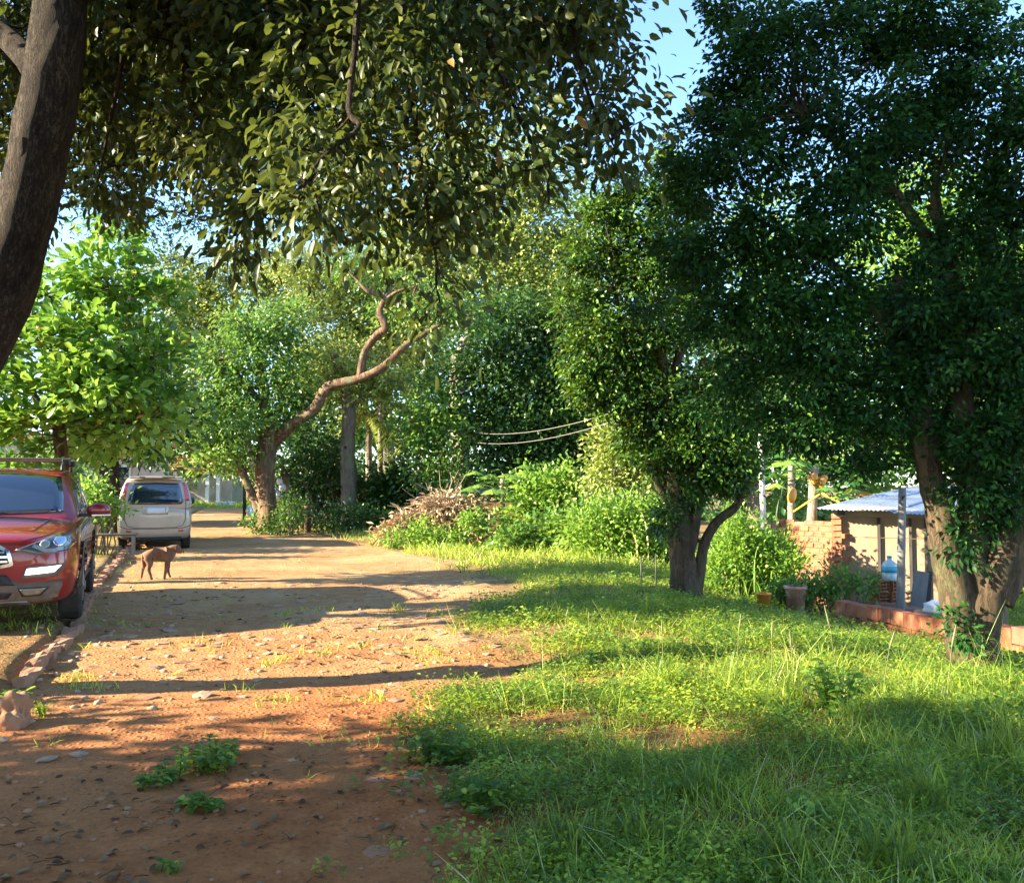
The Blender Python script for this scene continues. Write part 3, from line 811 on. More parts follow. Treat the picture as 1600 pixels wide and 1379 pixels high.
# palms in the thicket
def frond(tb, P, D, Nn, V, W, org, az, L, rise, droop, rng, n=34, lf=.55):
    d = Vector((math.cos(az), math.sin(az), 0))
    pts = []
    for i in range(9):
        t = i / 8
        pts.append(org + d * (L * t * (1 - .12 * t)) + Vector((0, 0, rise * L * t - droop * L * t * t)))
    tb.add(pts, list(np.linspace(.03, .008, 9)), 5, sub=1, cap=False)
    side = d.cross(Vector((0, 0, 1)))
    for i in range(n):
        t = .12 + .88 * i / n; k = min(int(t * 8), 7); q = pts[k].lerp(pts[k + 1], t * 8 - k); tg = (pts[k + 1] - pts[k]).normalized()
        for s in (-1, 1):
            P.append(q); D.append(side * s + tg * .55 + Vector((0, 0, -.35 - .3 * rng.random()))); Nn.append(Vector((0, 0, 1)) + side * s * .2)
            V.append(lf * (1 - .75 * abs(t - .35)) * L / 2.6); W.append(rng.random())
def palm(label, px, Y, top_py, seed, nf=13, L=2.8, r=.12, mat=None, gr='palms in the thicket'):
    rng = np.random.default_rng(seed)
    b = at(px, 800, Y); b.z = gz(b.x, b.y)
    top = at(px + rng.uniform(-3, 3), top_py, Y)
    t = thing('palm_tree', label, 'palm', b, 0, gr)
    tb = Tubes(); tb.add([b - Vector((0, 0, .1)), b.lerp(top, .3), b.lerp(top, .7), top], [r * 1.2, r, r * .95, r * .9], 9, rough=.08, sub=8); tb.build('trunk', M['bark_pale'], t)
    for j in range(nf):
        tb = Tubes(); P, D, Nn, V, W = [], [], [], [], []
        frond(tb, P, D, Nn, V, W, top, 6.283 * j / nf + rng.random() * .4, L * rng.uniform(.8, 1.1), rng.uniform(.2, .9), rng.uniform(.7, 1.2), rng)
        f = leaf_obj('frond', np.array(P), np.array(D), np.array(Nn), np.array(V), .05, mat or M['olive'], t, 'small', np.array(W), rng=rng)
        s = tb.build('frond_stem', M['olive'], None); s.parent = f; s.location = (-b.x, -b.y, -b.z)
palm('thin palm with a pale trunk right of the mossy trunk', 577, 33, 648, 61, r=.13)
palm('reddish smooth palm trunk, right one of the thin pair behind the long limb', 594, 32, 600, 62, r=.10)
palm('short arching palm with fronds drooping over the dark hedge', 690, 31, 668, 63, r=.1, L=3.0)

# understorey hedge, bushes
def bush(label, px, py, Y, rx, ry, leaf, n, L, seed, group=None, base_py=None, clump=.35, parts=None, name='bush', cat='bush', kind='small', wr=.6, shell=.35, **kw):
    bl = pxblobs(parts or [(px, py, rx, ry)], Y)
    b = at(px, py, Y); b.z = gz(b.x, b.y)
    rng = np.random.default_rng(seed)
    t = thing(name, label, cat, b, 0, group)
    P, D, Nn, v, cc = crown_pts(bl, n, clump, 30, rng, shell, .8, .8, kw.get('droop', .1))
    tb = Tubes()
    for c in cc[rng.permutation(len(cc))[:26]]:
        q = Vector(c); s = b + Vector((rng.normal() * .15, rng.normal() * .15, -.05)); s = s.lerp(Vector((q.x, q.y, b.z - .05)), .7)
        tb.add(limb_path(s, q, rng, 3, .08), [.02, .015, .01, .005], 4, sub=1, cap=False)
    tb.build('stem', M['bark_grey'], t)
    keep = P[:, 2] > H(P[:, 0], P[:, 1]) + .02
    leaf_obj('foliage', P[keep], D[keep], Nn[keep], L * rng.uniform(.6, 1.3, keep.sum()), L * wr * rng.uniform(.8, 1.2, keep.sum()), leaf, t, kind, v[keep], rng=rng)
    return t
bush('dark shrub directly right of the gnarled trunk', 480, 760, 29.5, 40, 50, M['dark'], 3800, .17, 71, clump=.6, parts=[(480, 740, 45, 45), (500, 690, 45, 40), (460, 790, 30, 30)])
bush('dark bushy undergrowth between the mossy trunk and the gnarled tree', 520, 780, 30.5, 50, 45, M['dark'], 4000, .17, 72, clump=.6, parts=[(515, 770, 50, 50), (565, 775, 50, 32), (500, 720, 34, 40)])
bush('tall dark undergrowth right of the mossy trunk', 610, 770, 30, 55, 55, M['dark'], 5200, .17, 73, clump=.6, parts=[(600, 785, 50, 40), (645, 755, 45, 50), (610, 765, 40, 35)])
bush('mid green undergrowth above the heap of dry branches', 690, 740, 28, 50, 50, M['green'], 5200, .16, 74, clump=.6, parts=[(680, 735, 50, 45), (730, 750, 50, 30), (700, 670, 45, 50), (650, 660, 40, 50)])
bush('yellow green weedy shrub at the foot of the gnarled trunk', 455, 800, 26.6, 22, 24, M['green'], 1000, .13, 75, parts=[(455, 800, 22, 28), (400, 820, 22, 14), (436, 818, 26, 12)])
bush('low dark bush at the shaded road corner', 560, 815, 27, 60, 22, M['dark'], 2600, .13, 76, parts=[(540, 812, 60, 20), (610, 818, 40, 16)])
# sunlit growth over the wall
bush('lush lime green climber mound left of the blue roof', 830, 800, 21, 60, 60, M['lime'], 6500, .13, 77, parts=[(850, 770, 45, 35), (880, 760, 30, 35), (830, 815, 50, 35), (880, 815, 40, 35), (905, 800, 25, 30)], clump=.4)
bush('broad lime green thicket behind the grass, left of the middle tree', 970, 830, 17.5, 80, 45, M['lime'], 7500, .11, 78, parts=[(930, 825, 45, 35), (985, 815, 45, 40), (1025, 830, 30, 40), (960, 855, 70, 22), (1010, 860, 40, 20)], clump=.35)
bush('yellowish creeper hanging in front of the mango tree', 970, 720, 19.5, 50, 50, M['olive'], 5200, .12, 79, parts=[(960, 700, 40, 40), (990, 750, 35, 40), (940, 750, 30, 30), (1000, 700, 25, 40), (1005, 790, 25, 30)], clump=.4)
bush('dark green leafy weed patch at the foot of the climber mound', 850, 840, 19, 60, 20, M['green'], 2600, .13, 80, parts=[(870, 835, 50, 26), (800, 845, 35, 20)])
# papaya-like trees: stem with palmate leaves
def papaya(label, px, base_py, Y, top_py, seed, nl=16, R_=1.1, fruits=0, mat=None, r=.07, name='papaya_tree', off=0):
    rng = np.random.default_rng(seed)
    b = at(px, base_py, Y); b.z = gz(b.x, b.y); top = at(px + off, top_py, Y)
    t = thing(name, label, 'papaya tree', b)
    tb = Tubes(); tb.add([b - Vector((0, 0, .1)), b.lerp(top, .5), top], [r * 1.2, r, r * .8], 10, rough=.05, sub=6, lump=.04); tb.build('trunk', M['bark_pale'], t)
    lm = mat or M['lime']
    for j in range(nl):
        az = j * 2.4 + rng.random() * .5; el = rng.uniform(-.15, .9)
        d = Vector((math.cos(az) * math.cos(el), math.sin(az) * math.cos(el), math.sin(el)))
        o = top - Vector((0, 0, rng.uniform(0, .35))); q = o + d * R_ * rng.uniform(.6, 1.0); q.z -= .08
        out = Vector((d.x, d.y, 0)).normalized(); sd = out.cross(Vector((0, 0, 1)))
        rr = .40 * R_ / 1.1 * rng.uniform(.85, 1.15); vv = rng.random()
        V = [q]; T = []
        for k in range(17):
            a = (k - 8) * .30; tipk = k % 2 == 1 or k in (0, 16)
            w = rr * ((1 - .25 * abs(k - 8) / 8) * rng.uniform(.9, 1.1) if k % 2 else .38)
            V.append(q + (out * math.cos(a) + sd * math.sin(a)) * w + Vector((0, 0, -.38 * w - (.0 if k % 2 else .03) + rng.normal() * .012)))
            if k: T.append((0, k, k + 1))
        V = np.array([tuple(x) for x in V]) - np.array(b)
        lf = link('leaf', mesh_tris('leaf', V, np.array(T), np.full(len(T), vv)), lm, t)
        tb = Tubes(); tb.add([o - b, (o - b).lerp(q - b, .5) + Vector((0, 0, .06)), q - b], [.014, .01, .007], 4, sub=2, cap=False)
        link('leaf_stalk', mesh_tris('leaf_stalk', np.array([tuple(x) for x in tb.V]), np.array(tb.T)), lm, lf, True)
    for j in range(fruits):
        a = -2.2 + j * 1.1; bm = bmesh.new(); bmesh.ops.create_uvsphere(bm, u_segments=12, v_segments=9, radius=.5)
        for vtx in bm.verts: vtx.co = Vector((vtx.co.x * .15, vtx.co.y * .15, vtx.co.z * (.26 if vtx.co.z < 0 else .2)))
        f = bm_obj('fruit', bm, M['orangefruit'], t, True)
        f.location = (top - b) + Vector((math.cos(a) * .13 + .05, math.sin(a) * .11, -.20 - .07 * (j % 2)))
    return t
papaya('young papaya with broad lime leaves above the sunlit climber mound', 785, 825, 21.5, 748, 91, nl=22, R_=1.0)
papaya('papaya seedling in front of the red brick wall beside the dry branches', 765, 825, 20.5, 800, 92, nl=10, R_=.5, r=.03)
papaya('papaya tree with orange fruits behind the sunlit brick wall', 1262, 860, 16.5, 730, 93, nl=20, R_=1.1, fruits=5, mat=M['almond'], r=.10, off=10)
papaya('leafy papaya crown behind the white pole', 1236, 860, 18.5, 700, 94, nl=18, R_=1.3, mat=M['lime'], r=.08)

# -- middle ficus
def mid_ficus():
    Y = 11.8
    b = G(1070, 932); Y = b.y
    def pp(l): return px_path(l, Y)
    lim = [([b - Vector((0, 0, .12))] + pp([(1067, 880), (1062, 820), (1052, 760), (1043, 690), (1040, 620), (1030, 520)]), [.22, .17, .15, .125, .10, .085, .065, .045]),
           ([b + Vector((.12, .05, -.1))] + pp([(1092, 900), (1100, 850), (1120, 815), (1150, 790), (1165, 750)]), [.12, .085, .07, .062, .055, .045]),
           (pp([(1068, 870), (1085, 800), (1092, 720), (1090, 640), (1100, 560)]), [.13, .10, .09, .07, .04]),
           (pp([(1060, 800), (1030, 760), (1015, 700), (1005, 640)]), [.07, .055, .045, .03]),
           (pp([(1043, 700), (1010, 620), (980, 540), (960, 450)]), [.08, .06, .05, .02]),
           (pp([(1040, 620), (1070, 520), (1080, 400), (1070, 300)]), [.07, .055, .04, .02]),
           (pp([(1100, 850), (1085, 840), (1075, 835)]), [.03, .02, .01])]
    bl = pxblobs([(985, 330, 50, 45), (940, 345, 32, 36), (960, 290, 30, 25), (930, 400, 45, 40), (1000, 420, 60, 60), (905, 480, 42, 42, .1), (950, 530, 55, 50), (1010, 530, 55, 60), (915, 555, 45, 42), (960, 610, 55, 45), (1030, 640, 55, 55),
                  (925, 610, 30, 30), (995, 680, 34, 32), (1090, 700, 60, 55), (1018, 722, 30, 30, -.15), (1110, 620, 60, 60), (1140, 700, 50, 50), (1138, 742, 34, 30), (1065, 470, 60, 80), (1060, 350, 50, 70),
                  (1038, 800, 20, 30, -.3), (1115, 742, 46, 30), (1085, 765, 24, 26, -.2), (1150, 745, 30, 30), (1150, 640, 40, 50), (1000, 700, 26, 26, .2), (1050, 270, 40, 40)], Y)
    tree('ficus_tree', 'middle ficus standing alone in the grass, crown lit yellow green on its left side', 'tree', b, lim, bl, M['ficus'], M['bark_fig'],
         56000, .072, .044, .20, 55, 'small', 101, ntw=170, twr=.012, seg=16, lump=.16, shell=.5, droop=.5, up=.6)
mid_ficus()

# -- right ficus: stout forked trunk
def right_ficus():
    b = G(1535, 1050); Y = b.y
    def pp(l): return px_path(l, Y)
    lim = [([b - Vector((0, 0, .15))] + pp([(1530, 1010), (1532, 960), (1545, 905), (1580, 840), (1620, 770), (1660, 650)]), [.25, .16, .155, .165, .16, .14, .12, .09]),
           ([b + Vector((-.12, .06, .1))] + pp([(1500, 950), (1482, 880), (1468, 800), (1452, 740), (1440, 660), (1425, 560), (1400, 430)]), [.13, .13, .12, .11, .105, .095, .08, .055, .03]),
           (pp([(1535, 960), (1525, 900), (1520, 820), (1515, 720), (1500, 600), (1480, 420), (1460, 300)]), [.13, .115, .105, .10, .085, .06, .035]),
           (pp([(1560, 940), (1590, 880), (1640, 800), (1720, 700)]), [.12, .11, .10, .07]),
           (pp([(1425, 570), (1360, 470), (1280, 400), (1180, 340)]), [.06, .045, .03, .015]),
           (pp([(1440, 650), (1380, 610), (1310, 590), (1230, 560)]), [.05, .04, .03, .012]),
           (pp([(1500, 600), (1530, 480), (1545, 380), (1560, 280)]), [.07, .055, .045, .03]), (pp([(1498, 590), (1500, 480), (1488, 400), (1450, 320)]), [.06, .045, .04, .025]),
           (pp([(1500, 580), (1560, 450), (1590, 350)]), [.06, .04, .03]), (pp([(1480, 420), (1380, 280), (1250, 180)]), [.05, .04, .015])]
    bl = pxblobs([(1150, 160, 72, 72, .6), (1078, 225, 52, 52, .6), (1090, 300, 70, 60, .3), (1180, 240, 90, 80), (1060, 400, 40, 34, .2), (1130, 400, 70, 60), (1200, 360, 80, 70, -.2), (1130, 500, 60, 50), (1200, 480, 80, 60, -.3), (1170, 580, 60, 45),
                  (1240, 590, 70, 50, -.2), (1230, 670, 60, 36), (1300, 660, 60, 45, -.2), (1290, 540, 80, 70, -.4), (1370, 620, 70, 60, -.2), (1370, 700, 50, 40, .1), (1280, 440, 90, 80, -.4), (1380, 520, 80, 80, .6), (1220, 110, 110, 100, .2),
                  (1340, 200, 110, 110, -.2), (1320, 330, 90, 80, -.4), (1450, 100, 130, 110, .1), (1560, 160, 110, 120, -.2), (1430, 250, 80, 60, .5), (1560, 500, 70, 90, .9), (1620, 420, 70, 110, -.4), (1540, 640, 60, 80, .7), (1600, 620, 60, 90, .6),
                  (1620, 250, 80, 120, -.4), (1540, 760, 45, 60, .5), (1460, 620, 45, 60, .7), (1120, 640, 36, 30, .3), (1010, 480, 30, 26, .7), (1390, 20, 160, 60), (1440, 560, 60, 60, .0), (1500, 520, 60, 70, .3), (1540, 330, 70, 70, -.2), (1480, 380, 60, 50, -.3), (1400, 600, 50, 40, -.3), (1560, 560, 60, 60, -.4), (1490, 670, 50, 40, .5), (1590, 700, 50, 50, -.4), (1540, 700, 45, 60, .3),(1200, 20, 100, 60, .3), (1660, 560, 80, 160, .3), (1420, 460, 45, 60, .2), (1330, 740, 36, 22)], Y)
    bl += pxblobs([(1508, 985, 18, 24, -.32, .15), (1505, 850, 15, 60, -.16, .13), (1545, 800, 22, 50, -.1, .15), (1545, 860, 40, 50, .5), (1640, 850, 60, 90, .8), (1590, 760, 50, 60, .7)], Y)
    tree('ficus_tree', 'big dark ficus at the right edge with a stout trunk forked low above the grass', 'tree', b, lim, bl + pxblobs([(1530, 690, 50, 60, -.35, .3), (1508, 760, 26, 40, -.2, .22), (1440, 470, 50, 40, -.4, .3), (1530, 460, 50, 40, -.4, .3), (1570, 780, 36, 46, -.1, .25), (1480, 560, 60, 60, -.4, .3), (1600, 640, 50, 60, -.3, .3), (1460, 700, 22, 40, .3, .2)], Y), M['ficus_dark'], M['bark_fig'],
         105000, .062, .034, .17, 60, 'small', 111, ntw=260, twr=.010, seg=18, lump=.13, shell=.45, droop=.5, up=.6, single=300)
right_ficus()

# trees beyond the shed at the right
simple_tree('yard_tree', 'bright green fruit tree behind the shed roof, seen under the dark ficus', 'tree', 1350, 860, 19.5, [(1345, 760), (1340, 680), (1320, 600)], [.14, .11, .09, .05],
            [(1290, 680, 70, 40), (1350, 640, 70, 50), (1400, 700, 60, 40), (1300, 730, 60, 22), (1440, 640, 60, 60), (1250, 640, 60, 40), (1360, 740, 50, 20)], M['green'], M['bark_grey'], 8000, .14, 121, clump=.5, ntw=50)
simple_tree('yard_tree', 'yellow green tree far behind the right ficus, glimpsed through its crown', 'tree', 1500, 800, 26, [(1500, 600), (1500, 420), (1510, 320)], [.3, .25, .18, .08],
            [(1500, 400, 90, 80), (1450, 520, 90, 80), (1560, 560, 90, 90), (1520, 680, 100, 60), (1600, 440, 80, 90), (1400, 420, 70, 80), (1450, 300, 90, 60), (1640, 660, 80, 80)], M['lime'], M['bark_grey'], 16000, .22, 122, clump=.8, ntw=50)
simple_tree('yard_tree', 'mid green tree between the two ficus crowns, far behind the white pole', 'tree', 1180, 800, 27, [(1180, 680), (1180, 560)], [.3, .22, .1],
            [(1170, 560, 80, 70), (1230, 640, 80, 60), (1120, 660, 60, 60), (1280, 560, 80, 70), (1180, 720, 90, 40), (1060, 600, 70, 80), (1050, 720, 60, 60)], M['dark'], M['bark_grey'], 14000, .2, 123, clump=.8, ntw=40)
bush('bushy sunlit yellow green plant left of the brick wall', 1180, 860, 13.6, 50, 50, M['lime'], 7000, .075, 124, parts=[(1150, 865, 34, 44), (1180, 845, 24, 30), (1210, 856, 26, 24), (1240, 885, 22, 14, -.3), (1125, 898, 30, 22), (1195, 890, 42, 26), (1150, 815, 14, 18)], clump=.26, droop=-.3)
bush('ragged green weeds in front of the shed, below the plaster panel', 1290, 910, 12.4, 40, 25, M['green'], 3000, .065, 125, parts=[(1270, 918, 35, 16), (1312, 908, 18, 18), (1350, 915, 20, 10), (1240, 928, 40, 12)], clump=.18)
# arching tall grasses beyond the wall
def cane(label, px, base_py, Y, n, Lm, seed, mat, spread=.5, name='tall_grass', w=.035, cat='tall grass'):
    rng = np.random.default_rng(seed); b = at(px, base_py, Y); b.z = gz(b.x, b.y)
    t = thing(name, label, cat, b)
    P = np.array(b)[None] + np.c_[rng.normal(size=(n, 2)) * spread * .35, np.zeros(n)]
    P[:, 2] = H(P[:, 0], P[:, 1])
    D = np.c_[rng.normal(size=(n, 2)) * .22, np.ones(n)]
    Nn = np.c_[rng.normal(size=(n, 2)), np.zeros(n)]
    L = Lm * rng.uniform(.5, 1.1, n)
    # curved blades: eight segments each
    V, T, var = [], [], []
    k = 8
    D = unit(D); az = rng.random(n) * 6.28; cv = rng.uniform(.2, 1.1, n)
    s = np.linspace(0, 1, k + 1)
    for i in range(n):
        h = np.array([math.cos(az[i]), math.sin(az[i]), 0]); sd = np.array([-h[1], h[0], 0])
        c = P[i] + D[i] * (L[i] * s[:, None] * (1 - .25 * cv[i] * s[:, None] ** 2)) + h * (L[i] * .55 * cv[i] * s[:, None] ** 2) - np.array([0, 0, 1]) * (L[i] * .45 * cv[i] * s[:, None] ** 3.5)
        ww = w * .5 * np.sin(np.pi * (.12 + .88 * s) ** .8)[:, None] + .001
        o = len(V) * 1
        base = sum(len(a) for a in V)
        V.append(np.stack([c - sd * ww, c + sd * ww], 1).reshape(-1, 3))
        for j in range(k):
            a = base + j * 2; T.append((a, a + 1, a + 3)); T.append((a, a + 3, a + 2))
        var += [rng.random() * .9] * (2 * k)
    V = np.concatenate(V) - np.array(b)
    link('blades', mesh_tris('blades', V, np.array(T), np.array(var)), mat, t)
    return t
cane('tall arching grass clump left of the white pole', 1165, 850, 15.2, 70, 1.9, 131, M['green'], .7)
cane('tall arching grass right of the white pole, above the brick wall', 1225, 850, 16.2, 60, 2.0, 132, M['green'], .7)
cane('loose grass blades growing through the yellow green bush', 1190, 900, 13.4, 90, 1.0, 134, M['lime'], .9, w=.02)
cane('spiky pale grass clump on top of the lime thicket', 955, 840, 18.2, 90, 1.9, 133, M['olive'], 1.0)
cane('pale reed clump beside the left of the middle ficus', 1000, 840, 17.8, 70, 2.0, 134, M['straw'], .9)
bush('bright lime shrub beside the red car, in front of the dark trunk', 150, 785, 17.5, 40, 30, M['lime'], 2600, .10, 141, parts=[(140, 775, 38, 26), (170, 790, 26, 22), (120, 800, 30, 22)], clump=.25)
bush('dark hedge under the broad leaved tree, left behind the red car', 60, 760, 19, 90, 40, M['green'], 4200, .13, 142, parts=[(40, 750, 80, 40), (110, 745, 40, 30), (-60, 750, 80, 50), (200, 800, 20, 30, 6)], clump=.4)

# far-off wood behind everything
def forest():
    rng = np.random.default_rng(77)
    bl = []
    for i in range(66):
        x = -76 + i * 2.1 + rng.normal() * .6; y = 60 + rng.uniform(-4, 8) - abs(x) * .12
        if x < -12: y += 14
        if x < -34: y -= 22
        hgt = (11.5 if -20 < x < -13 else 18) * rng.uniform(.85, 1.15)
        if -30 < x < -20: hgt = 8
        for k in range(4):
            z = 1.5 + (hgt - 2) * k / 3.2
            bl.append((Vector((x + rng.normal() * .8, y + rng.normal(), z)), (2.3, 2.2, hgt * .2)))
    P, D, Nn, v, cc = crown_pts(bl, 150000, 1.4, 60, rng, .4, .7, .7, .3)
    o = leaf_obj('distant_wood', P, D, Nn, .50 * rng.uniform(.6, 1.3, len(P)), .30, M['green'], None, 'small', v, rng=rng)
    tag(o, 'green wood closing the view behind all the trees', 'wood', kind='stuff')
forest()

# ------------------------------------------------------------------ vehicles
def loft(stations, nsub=2, z_lo=None, z_hi=None, grow=0.0):
    """stations: (y, half ring [(x,z)...] bottom centre -> top centre)"""
    bm = bmesh.new(); rings = []
    for y, prof in stations:
        full = [(x, z) for x, z in prof] + [(-x, z) for x, z in reversed(prof[1:-1])]
        rings.append([bm.verts.new((x, y, z)) for x, z in full])
    for a, b in zip(rings, rings[1:]):
        n = len(a)
        for i in range(n): bm.faces.new((a[i], a[(i + 1) % n], b[(i + 1) % n], b[i]))
    bm.faces.new(rings[0]); bm.faces.new(list(reversed(rings[-1])))
    bmesh.ops.recalc_face_normals(bm, faces=list(bm.faces))
    return bm

def apply_mods(o):
    dg = bpy.context.evaluated_depsgraph_get()
    me = bpy.data.meshes.new_from_object(o.evaluated_get(dg)); old = o.data
    o.modifiers.clear(); o.data = me
    bpy.data.meshes.remove(old)
    return o

def cyl_bm(bm, c, r, h, axis='x', seg=32, r2=None):
    a0 = []; a1 = []
    for k in range(seg):
        a = 2 * math.pi * k / seg; u, v = math.cos(a), math.sin(a)
        for lst, s, rr in ((a0, -.5, r), (a1, .5, r2 or r)):
            p = {'x': (s * h, u * rr, v * rr), 'y': (u * rr, s * h, v * rr), 'z': (u * rr, v * rr, s * h)}[axis]
            lst.append(bm.verts.new(Vector(c) + Vector(p)))
    for k in range(seg): bm.faces.new((a0[k], a0[(k + 1) % seg], a1[(k + 1) % seg], a1[k]))
    bm.faces.new(list(reversed(a0))); bm.faces.new(a1)

class Skin:
    """draws panels, lights and seams that follow a car's surface"""
    def __init__(s, objs):
        s.b = []
        for o in objs:
            me = o.data; V = [v.co.copy() for v in me.vertices]; s.b.append(BVHTree.FromPolygons(V, [tuple(p.vertices) for p in me.polygons]))
    def hit(s, a, b, face):
        if face == 'front': o, d = Vector((a, -3, b)), Vector((0, 1, 0))
        elif face == 'rear': o, d = Vector((a, 9, b)), Vector((0, -1, 0))
        elif face == 'right': o, d = Vector((4, a, b)), Vector((-1, 0, 0))
        elif face == 'left': o, d = Vector((-4, a, b)), Vector((1, 0, 0))
        else: o, d = Vector((a, b, 5)), Vector((0, 0, -1))
        best = None
        for t in s.b:
            h = t.ray_cast(o, d)
            if h[0] is not None and (best is None or h[3] < best[2]): best = (h[0], -d, h[3])
        return (best[0], best[1]) if best else (None, None)
    def patch(s, name, outline, face, mat, parent, off=.006, rings=5, dens=5, depth=.02):
        pts = []
        n = len(outline)
        for i in range(n):
            for j in range(dens):
                t = j / dens; a, b = outline[i], outline[(i + 1) % n]
                pts.append((a[0] * (1 - t) + b[0] * t, a[1] * (1 - t) + b[1] * t))
        cx = sum(p[0] for p in pts) / len(pts); cz = sum(p[1] for p in pts) / len(pts)
        bm = bmesh.new(); prev = None; last = None
        for r in range(rings + 1):
            k = 1 - r / rings
            row = []
            for p in (pts if r < rings else [(cx, cz)]):
                q = (cx + (p[0] - cx) * k, cz + (p[1] - cz) * k)
                h, nrm = s.hit(q[0], q[1], face)
                if h is None: h, nrm = last
                last = (h, nrm)
                row.append(bm.verts.new(h + nrm * off))
            if prev:
                m = len(prev)
                for i in range(m):
                    if len(row) == 1: bm.faces.new((prev[i], prev[(i + 1) % m], row[0]))
                    else: bm.faces.new((prev[i], prev[(i + 1) % m], row[(i + 1) % m], row[i]))
            else:
                edge = [bm.verts.new(v.co - last[1] * depth) for v in row]
                m = len(row)
                for i in range(m): bm.faces.new((edge[i], edge[(i + 1) % m], row[(i + 1) % m], row[i]))
            prev = row
        return bm_obj(name, bm, mat, parent, True)
    def strip(s, name, path, face, mat, parent, w=.012, off=.004):
        bm = bmesh.new(); prev = None
        P = []
        for a, b in zip(path, path[1:]):
            for j in range(8):
                t = j / 8; P.append((a[0] * (1 - t) + b[0] * t, a[1] * (1 - t) + b[1] * t))
        P.append(path[-1])
        for i, p in enumerate(P):
            q = P[min(i + 1, len(P) - 1)]; r = P[max(i - 1, 0)]
            d = Vector((q[0] - r[0], q[1] - r[1])).normalized(); nn = Vector((-d.y, d.x)) * w / 2
            row = []
            for sg in (-1, 1):
                h, nrm = s.hit(p[0] + nn.x * sg, p[1] + nn.y * sg, face)
                if h is None: row = None; break
                row.append(bm.verts.new(h + nrm * off))
            if row and prev: bm.faces.new((prev[0], prev[1], row[1], row[0]))
            prev = row
        return bm_obj(name, bm, mat, parent, True)

def wheel(parent, x, y, r, w, side):
    bm = bmesh.new()
    prof = [(r * .62, -w / 2), (r * .70, -w / 2), (r * .93, -w * .47), (r, -w * .36), (r * 1.003, 0), (r, w * .36), (r * .93, w * .47), (r * .70, w / 2), (r * .62, w / 2)]
    seg = 40; rows = []
    for k in range(seg):
        a = 2 * math.pi * k / seg
        tr = 1.0 + (.012 if k % 2 else 0)
        rows.append([bm.verts.new((t, math.cos(a) * q * (tr if 1 < i < 7 else 1), math.sin(a) * q * (tr if 1 < i < 7 else 1))) for i, (q, t) in enumerate(prof)])
    for k in range(seg):
        for i in range(len(prof) - 1): bm.faces.new((rows[k][i], rows[k][i + 1], rows[(k + 1) % seg][i + 1], rows[(k + 1) % seg][i]))
    o = bm_obj('wheel', bm, M['tyre'], parent, False); o.location = (x, y, r)
    bm = bmesh.new(); s = side
    cyl_bm(bm, (s * w * .18, 0, 0), r * .63, w * .5, 'x', 32)
    for k in range(5):
        a = 2 * math.pi * k / 5
        rot = Matrix.Rotation(a, 4, 'X')
        box(bm, rot @ Vector((s * w * .46, 0, r * .33)), (.02, r * .17, r * .56), rot.to_3x3(), .7)
    cyl_bm(bm, (s * w * .46, 0, 0), r * .14, .05, 'x', 16)
    bm_obj('rim', bm, M['alloy'], o)
    return o

def car_shell(t, body_st, gh_st, paint, wheels_y, wr, W, cut=True):
    bm = loft(body_st); b = bm_obj('body', bm, paint, t, True)
    m = b.modifiers.new('s', 'SUBSURF'); m.levels = m.render_levels = 2
    apply_mods(b)
    cutters = []
    for y in wheels_y:
        for s in (-1, 1):
            bm = bmesh.new(); cyl_bm(bm, (s * (W + .02), y, wr), wr + .055, .56, 'x', 36)
            me = bpy.data.meshes.new('cut'); bmesh.ops.recalc_face_normals(bm, faces=list(bm.faces)); bm.to_mesh(me); bm.free(); me.materials.append(M['black'])
            c = bpy.data.objects.new('cut', me); COL.objects.link(c); cutters.append(c)
    if len(b.data.materials) < 2: b.data.materials.append(M['black'])
    bpy.context.view_layer.update()
    for c in cutters:
        c.matrix_world = t.matrix_world
        mod = b.modifiers.new('b', 'BOOLEAN'); mod.operation = 'DIFFERENCE'; mod.object = c; mod.solver = 'EXACT'; mod.material_mode = 'TRANSFER'
    bpy.context.view_layer.update()
    apply_mods(b)
    for c in cutters:
        me = c.data; bpy.data.objects.remove(c); bpy.data.meshes.remove(me)
    bm = loft(gh_st); g = bm_obj('cabin', bm, paint, t, True)
    m = g.modifiers.new('s', 'SUBSURF'); m.levels = m.render_levels = 2
    apply_mods(g)
    return b, g

def ring(w, zb, zs, zt, crown=.02):
    h = zs - zb
    return [(0, zb), (w * .55, zb), (w * .86, zb + .01), (w * .965, zb + .10), (w * .995, zb + .42 * h), (w, zb + .62 * h), (w * .975, zs - .06), (w * .90, zs), (w * .72, zt - .005), (w * .35, zt + crown * .8), (0, zt + crown)]

